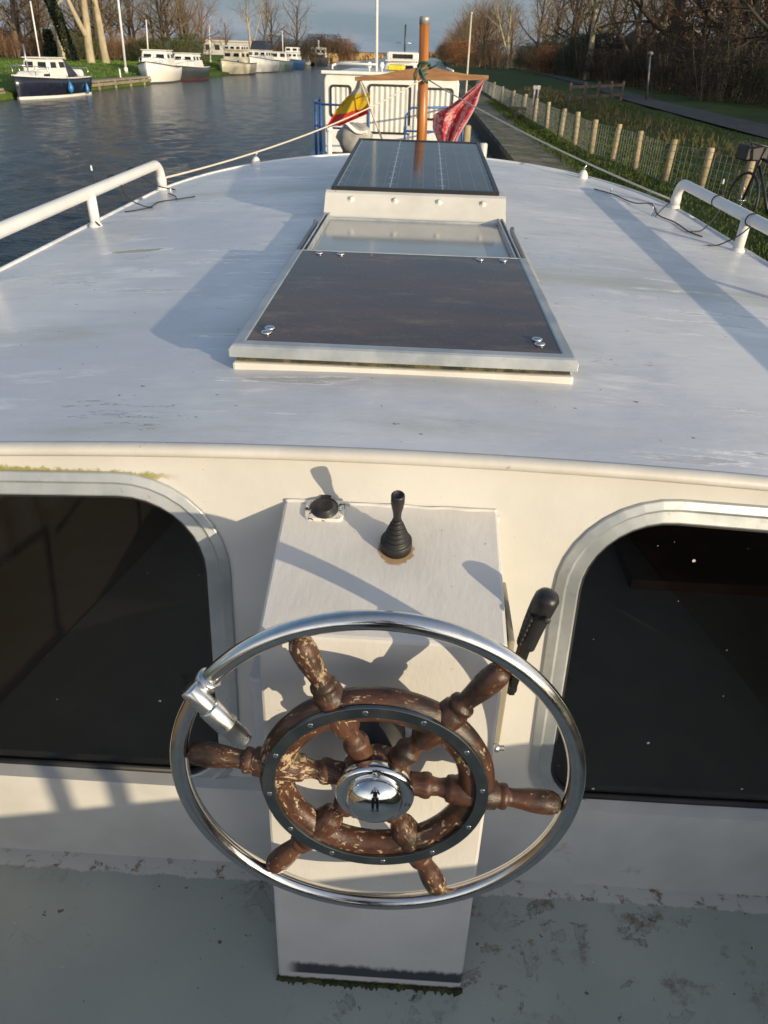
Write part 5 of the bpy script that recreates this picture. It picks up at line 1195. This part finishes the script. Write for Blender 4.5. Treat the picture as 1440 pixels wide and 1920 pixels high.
# landing stages along the lawn
M['stage'] = plain('landing_planks', (.27, .235, .17), .85, var=.25, scale=5, dirt=((.12, .11, .08), .5, .7, 4))
def stage(label, a, b):
    t = thing('landing_stage', label, 'landing stage', a)
    m = MB(); m.bar(a, b, .7, .10); obj('deck', m, M['stage'], t)
    m = MB(); m.bar((a[0]+.36, a[1], a[2]-.17), (b[0]+.36, b[1], b[2]-.17), .06, .16); obj('fascia', m, M['stage'], t)
    n = 5
    for k in range(n):
        q = vl(a, b, (k+.5)/n); m = MB(); m.tube([(q[0]+.3, q[1], -1.0), (q[0]+.3, q[1], q[2]-.03)], .09, 8); obj('pile', m, M['stage'], t)
stage('wooden landing stage between the navy boat and the chunky white boat', (-19.55, 44.0, -.12), (-19.6, 57.5, -.12)); stage('wooden landing stage reaching in from the left edge before the navy boat', (-19.9, 30.0, -.14), (-19.75, 37.2, -.14))
for x, y, l in ((-20.3, 37.5, 'white topped mooring post on the bank by the navy bow'), (-19.9, 53.5, 'thin white post on the landing stage edge')):
    m = MB(); m.tube([(x, y, -.3), (x, y, 1.05 if y < 40 else .35)], .06 if y < 40 else .05, 8); m.ball((x, y, 1.08 if y < 40 else .37), .10 if y < 40 else .055, 8, 6); tag(obj('mooring_post', m, M['white_pole']), l, 'post')

# the white boat moored right ahead, with blue railings round its after deck
ob = thing('moored_boat', 'white cabin boat with blue railings and curtained windows moored right ahead', 'boat', (-.6, 17, ZW))
m_ = MB(); m_.loft([[Vector((CX_-w, y, z1)), Vector((CX_-w*.95, y, -.3)), Vector((CX_-w*.8, y, -.8)), Vector((CX_+w*.8, y, -.8)), Vector((CX_+w*.95, y, -.3)), Vector((CX_+w, y, z1))] for CX_, w, y, z1 in ((-.6, 1.30, 13.2, .14), (-.6, 1.5, 15, .12), (-.6, 1.5, 20, .16), (-.6, 1.1, 23, .34), (-.6, .08, 25.2, .5))], cap0=True, cap1=True); obj('hull', m_, M['blue_hull'], ob)
m_ = MB(); q = rrect([(-1.83, .13), (.62, .13), (.62, 1.43), (-1.83, 1.43)], [.02, .02, .14, .14], 5); m_.loft([[Vector((x, y, z)) for x, z in q] for y in (15.0, 19.6)], closed=True, cap0=True, cap1=True); obj('cabin', m_, M['gel'], ob, bevel=.02)
m_ = MB(); m_.box((-1.88, 14.93, 1.40), (.67, 15.02, 1.455)); obj('roof_edge', m_, M['gel'], ob, bevel=.015)
def cwin(x0, x1, z0, z1):
    lo = rrect([(x0, z0), (x1, z0), (x1, z1), (x0, z1)], [.07]*4, 5); li = rrect([(x0+.035, z0+.035), (x1-.035, z0+.035), (x1-.035, z1-.035), (x0+.035, z1-.035)], [.05]*4, 5)
    m = MB(); m.loft([[Vector((x, 14.995, z)) for x, z in lo], [Vector((x, 14.975, z)) for x, z in lo], [Vector((x, 14.972, z)) for x, z in li], [Vector((x, 14.995, z)) for x, z in li]]); w = obj('window', m, M['rubber'], ob)
    m = MB(); m.grid(lambda u, v: Vector((lerp(x0+.02, x1-.02, u), 14.990-.009*sin(u*(x1-x0)*62)-.002*sin(u*31), lerp(z0+.02, z1-.02, v))), 60, 2); obj('curtain', m, M['hatch_white'], w)
cwin(-1.03, -.24, .47, 1.27); cwin(-.11, .53, .72, 1.24); cwin(-1.73, -1.33, .72, 1.24)
m_ = MB(); m_.box((-.17, 14.972, .14), (-.155, 14.998, 1.36)); m_.box((-.30, 14.94, .50), (-.22, 14.995, .62)); obj('door_trim', m_, M['rim'], ob)
M['blue_rail'] = plain('blue_rail_paint', (.03, .11, .33), .4, var=.12)
m_ = MB(); RT = .017; 
m_.tube([(-1.95, 15.2, 1.0), (-1.92, 14.2, 1.0), (-1.72, 13.55, 1.0), (-.98, 13.4, 1.0), (-.90, 13.4, .93), (-.90, 13.4, .1)], RT, 8)
m_.tube([(-.30, 13.4, .1), (-.29, 13.4, .88), (-.20, 13.4, 1.0), (.45, 13.5, 1.02), (.70, 14.1, 1.0), (.72, 15.2, 1.0)], RT, 8)
for z in (.66,): m_.tube([(-1.95, 15.2, z), (-1.92, 14.2, z), (-1.72, 13.55, z), (-.90, 13.4, z)], RT*.9, 8); m_.tube([(-.30, 13.4, z), (.45, 13.5, z), (.70, 14.1, z), (.72, 15.2, z)], RT*.9, 8)
for x, y in ((-1.93, 14.4), (-1.95, 15.2), (-1.72, 13.55), (-1.85, 13.9), (.45, 13.5), (.70, 14.1), (.72, 14.7)): m_.tube([(x, y, .1), (x, y, 1.0)], RT, 8)
obj('blue_railing', m_, M['blue_rail'], ob)
m_ = MB(); m_.tube([(-1.70, 15.2, 1.47), (-1.70, 15.2, 1.53), (-1.62, 15.3, 1.56), (-1.5, 19, 1.56)], .02, 8); m_.tube([(-1.62, 15.25, 1.56), (-.9, 15.25, 1.56), (-.9, 15.25, 1.45)], .02, 8); m_.tube([(.50, 15.3, 1.45), (.50, 15.3, 1.50), (.48, 19, 1.50)], .018, 8); obj('roof_rail', m_, M['white_pole'], ob)
m_ = MB(); m_.tube([(-1.0, 17, 1.43), (-1.04, 17, 4.6)], [.032, .022], 10); obj('aerial_mast', m_, M['white_pole'], ob)
for x in (-1.12, -.87): m_ = MB(); m_.lathe([(.02, 0), (.02, .05), (.045, .07), (.05, .12), (.03, .16)], (x, 16.6, 1.43), (0, 0, 1), 10); obj('deck_light', m_, M['white_pole'], ob)
m_ = MB(); m_.box((-.80, 17.5, 1.44), (-.45, 18.6, 1.54)); tag(obj('yellow_bag', m_, plain('yellow_canvas', (.60, .50, .03), .6, var=.15), bevel=.03), 'bright yellow folded bag lying on the roof of the boat ahead', 'bag')
m_ = MB(); m_.tube([(-1.40, 12.0, -.3), (-1.40, 12.0, .72)], .04, 10); m_.ball((-1.40, 12, .76), .055, 10, 8); tag(obj('bow_post', m_, M['white_pole']), 'white ball-topped post standing left of the solar panel', 'post')
om = thing('outboard_motor', 'outboard motor under a pale cover at the blue railing', 'outboard motor', (-1.15, 13.5, .1))
m_ = MB(); rr_ = [(.02, .98), (.15, .95), (.22, .87), (.25, .74), (.22, .58), (.17, .45), (.12, .38)]
m_.loft([[Vector((-1.13+r*(1.05+.16*abs(sin(3.5*a+z*7))-.06*sin(9*a))*cos(a), 13.25+r*.8*sin(a), z*.70+.06+.030*sin(3*a+1)*(1 if z > .6 else 0))) for a in [2*pi*k/40 for k in range(40)]] for r, z in rr_], smooth=True, cap0=True, cap1=True); obj('cover', m_, plain('grey_tarp', (.30, .295, .28), .6, var=.25, scale=8, bump=.4, bscale=12), om)
m_ = MB(); m_.box((-1.26, 13.2, -.1), (-1.06, 13.4, .40)); m_.box((-1.32, 13.15, .30), (-1.0, 13.45, .38)); obj('leg', m_, M['black'], om, bevel=.02)
m_ = MB(); m_.grid(lambda u, v: Vector((lerp(-1.42, -.90, u), 13.02+.10*v, lerp(.78, .62, u)+.04*sin(u*7)+.09*sin(v*3)*(1-.4*u)-.05*v)), 20, 8); tag(obj('folded_cloth', m_, M['gel'], solid=.02), 'bundle of white cloth draped over the covered outboard', 'cloth')
make_boat('moored_boat', 'white cruiser with low rails moored next along the quay beyond the boat ahead', (-1.15, 44, ZW), 0, 8, 2.6, 1.1, 'gel', 'grey_hull', [(-3.2, 1.2, 1.15, 1.95, 1.05, .8, .5, .6, 3, 3, 'gel', 'cabin', (.45, .85)), (-2.8, -.5, 1.98, 2.35, .8, .8, 0, 0, 2, 2, 'gel', 'screen', (.2, .8))], extras=(('mast', [(0, .5, 2.0), (0, .5, 3.55)], .045, 'grey_hull'), ('pulpit', [[(-.45, .5, 2.75), (.45, .5, 2.75)], [(-1.1, -3.6, 1.9), (1.1, -3.6, 1.9)]], .015, 'brush')))

# ------------------------------------------------------------------ the photographer, mirrored in the hub cap
def skin(name, chains, mat, parent, sub=2):
    """chains: lists of (x, y, z, radius); the first vertex of a later chain may name an earlier one by index to branch from it"""
    vs, es, rs = [], [], []
    for ch in chains:
        prev = None
        for e in ch:
            if isinstance(e, int): prev = e; continue
            vs.append(e[:3]); rs.append(e[3] if len(e) == 4 else e[3:5]); k = len(vs)-1
            if prev is not None: es.append((prev, k))
            prev = k
    off = ORG[parent.name]; me = bpy.data.meshes.new(name); me.from_pydata([(x-off[0], y-off[1], z-off[2]) for x, y, z in vs], es, []); me.update()
    o = bpy.data.objects.new(name, me); COL.objects.link(o); o.parent = parent
    s = o.modifiers.new('skin', 'SKIN'); s.use_smooth_shade = True
    for i, r in enumerate(rs):
        v = me.skin_vertices[0].data[i]; v.radius = (r, r) if isinstance(r, float) else tuple(r); v.use_root = i == 0
    m = o.modifiers.new('sub', 'SUBSURF'); m.levels = m.render_levels = sub
    me.materials.append(mat); return o
px_, py_ = .02, -.42
person = thing('person', 'person in dark clothes holding a phone, mirrored in the chrome hub cap', 'person', (px_, py_, 0))
P_ = lambda x, y, z, r: (px_+x, py_+y, z, r)
M['skin'] = plain('skin', (.50, .30, .22), .5, var=.08); M['jacket'] = plain('dark_jacket', (.018, .020, .026), .8, var=.25, bump=.3, bscale=25); M['jeans'] = plain('dark_trousers', (.022, .026, .038), .85, var=.25, bump=.3, bscale=30); M['hair'] = plain('dark_hair', (.035, .022, .014), .6, var=.3)
chains = [[P_(0, -.02, .95, .11), P_(0, -.02, 1.12, .10), P_(0, -.02, 1.30, .12), P_(0, -.03, 1.44, .09), P_(0, -.02, 1.52, .055), P_(0, 0, 1.60, .065), P_(0, .015, 1.67, .082), P_(0, 0, 1.75, .072), P_(0, -.005, 1.79, .04)]]
n0 = 9
for sg in (-1, 1):
    chains.append([0, P_(sg*.09, -.02, .88, .085), P_(sg*.10, .0, .50, .055), P_(sg*.105, -.04, .10, .042), P_(sg*.11, .10, .05, .035)])
    b0 = n0+4*(0 if sg < 0 else 1)
arm0 = 9+8
for sg in (-1, 1):
    hx = sg*.085
    a_ = [3, P_(sg*.18, -.03, 1.42, .058), P_(sg*.25, .06, 1.18, .042), P_(sg*.15, .27, 1.46, .030), P_(hx+sg*.008, .33, 1.60, .026), P_(hx, .345, 1.66, .024)]
    chains.append(a_)
idx = 9+8
for sg in (-1, 1):
    palm = idx+4; hx = sg*.085
    for k in range(4):
        chains.append([palm, P_(hx-sg*.004, .352+.004*k, 1.675+.016*k, .0088), P_(hx-sg*.020, .362, 1.680+.016*k, .0082), P_(hx-sg*.038, .356, 1.682+.016*k, .0072)])
    chains.append([palm, P_(hx-sg*.012, .328, 1.672, .0098), P_(hx-sg*.030, .326, 1.690, .0082)])
    idx += 5
body = skin('body', chains, M['skin'], person)
skin('jacket', [[P_(0, -.02, .93, (.155)), P_(0, -.02, 1.12, .145), P_(0, -.02, 1.30, .155), P_(0, -.03, 1.43, .115), P_(0, -.025, 1.505, .07)]]+[[3, P_(sg*.185, -.03, 1.42, .078), P_(sg*.255, .055, 1.18, .060), P_(sg*.16, .25, 1.44, .045), P_(sg*.115, .305, 1.55, .042)] for sg in (-1, 1)], M['jacket'], person)
skin('trousers', [[P_(0, -.02, .98, .13)]]+[[0, P_(sg*.095, -.02, .86, .105), P_(sg*.10, .0, .50, .075), P_(sg*.105, -.035, .12, .062), P_(sg*.106, -.03, .07, .060)] for sg in (-1, 1)], M['jeans'], person)
for sg in (-1, 1): skin('shoe', [[P_(sg*.106, -.075, .045, .045), P_(sg*.108, .04, .042, .045), P_(sg*.112, .13, .036, .040), P_(sg*.112, .17, .033, .026)]], M['rubber'], person)
m_ = MB(); m_.ball(P_(0, -.018, 1.735, 0)[:3], (.086, .098, .095), 18, 12); obj('hair', m_, M['hair'], person)
for sg in (-1, 1):
    m_ = MB(); m_.ball(P_(sg*.031, .088, 1.685, 0)[:3], (.012, .008, .008), 10, 6); obj('eye', m_, M['gel'], person)
    m_ = MB(); m_.ball(P_(sg*.084, -.005, 1.665, 0)[:3], (.010, .018, .030), 10, 8); obj('ear', m_, M['skin'], person)
m_ = MB(); m_.ball(P_(0, .102, 1.655, 0)[:3], (.013, .020, .022), 10, 8); obj('nose', m_, M['skin'], person)
m_ = MB(); m_.ball(P_(0, .088, 1.615, 0)[:3], (.024, .008, .007), 10, 6); obj('mouth', m_, plain('lips', (.40, .18, .15), .5), person)
m_ = MB(); ph_ = Vector((0, -.045, 1.722)); fw_ = Vector((0, cos(radians(32.9)), -sin(radians(32.9)))); up_ = Vector((0, sin(radians(32.9)), cos(radians(32.9))))
m_.hexa([ph_+Vector((x, 0, 0))+up_*v+fw_*w for w in (-.004, .004) for x, v in ((-.038, -.08), (.038, -.08), (.038, .08), (-.038, .08))])
tag(obj('phone', m_, M['black'], bevel=.003), 'dark phone held up in both hands, mirrored in the hub cap', 'phone')
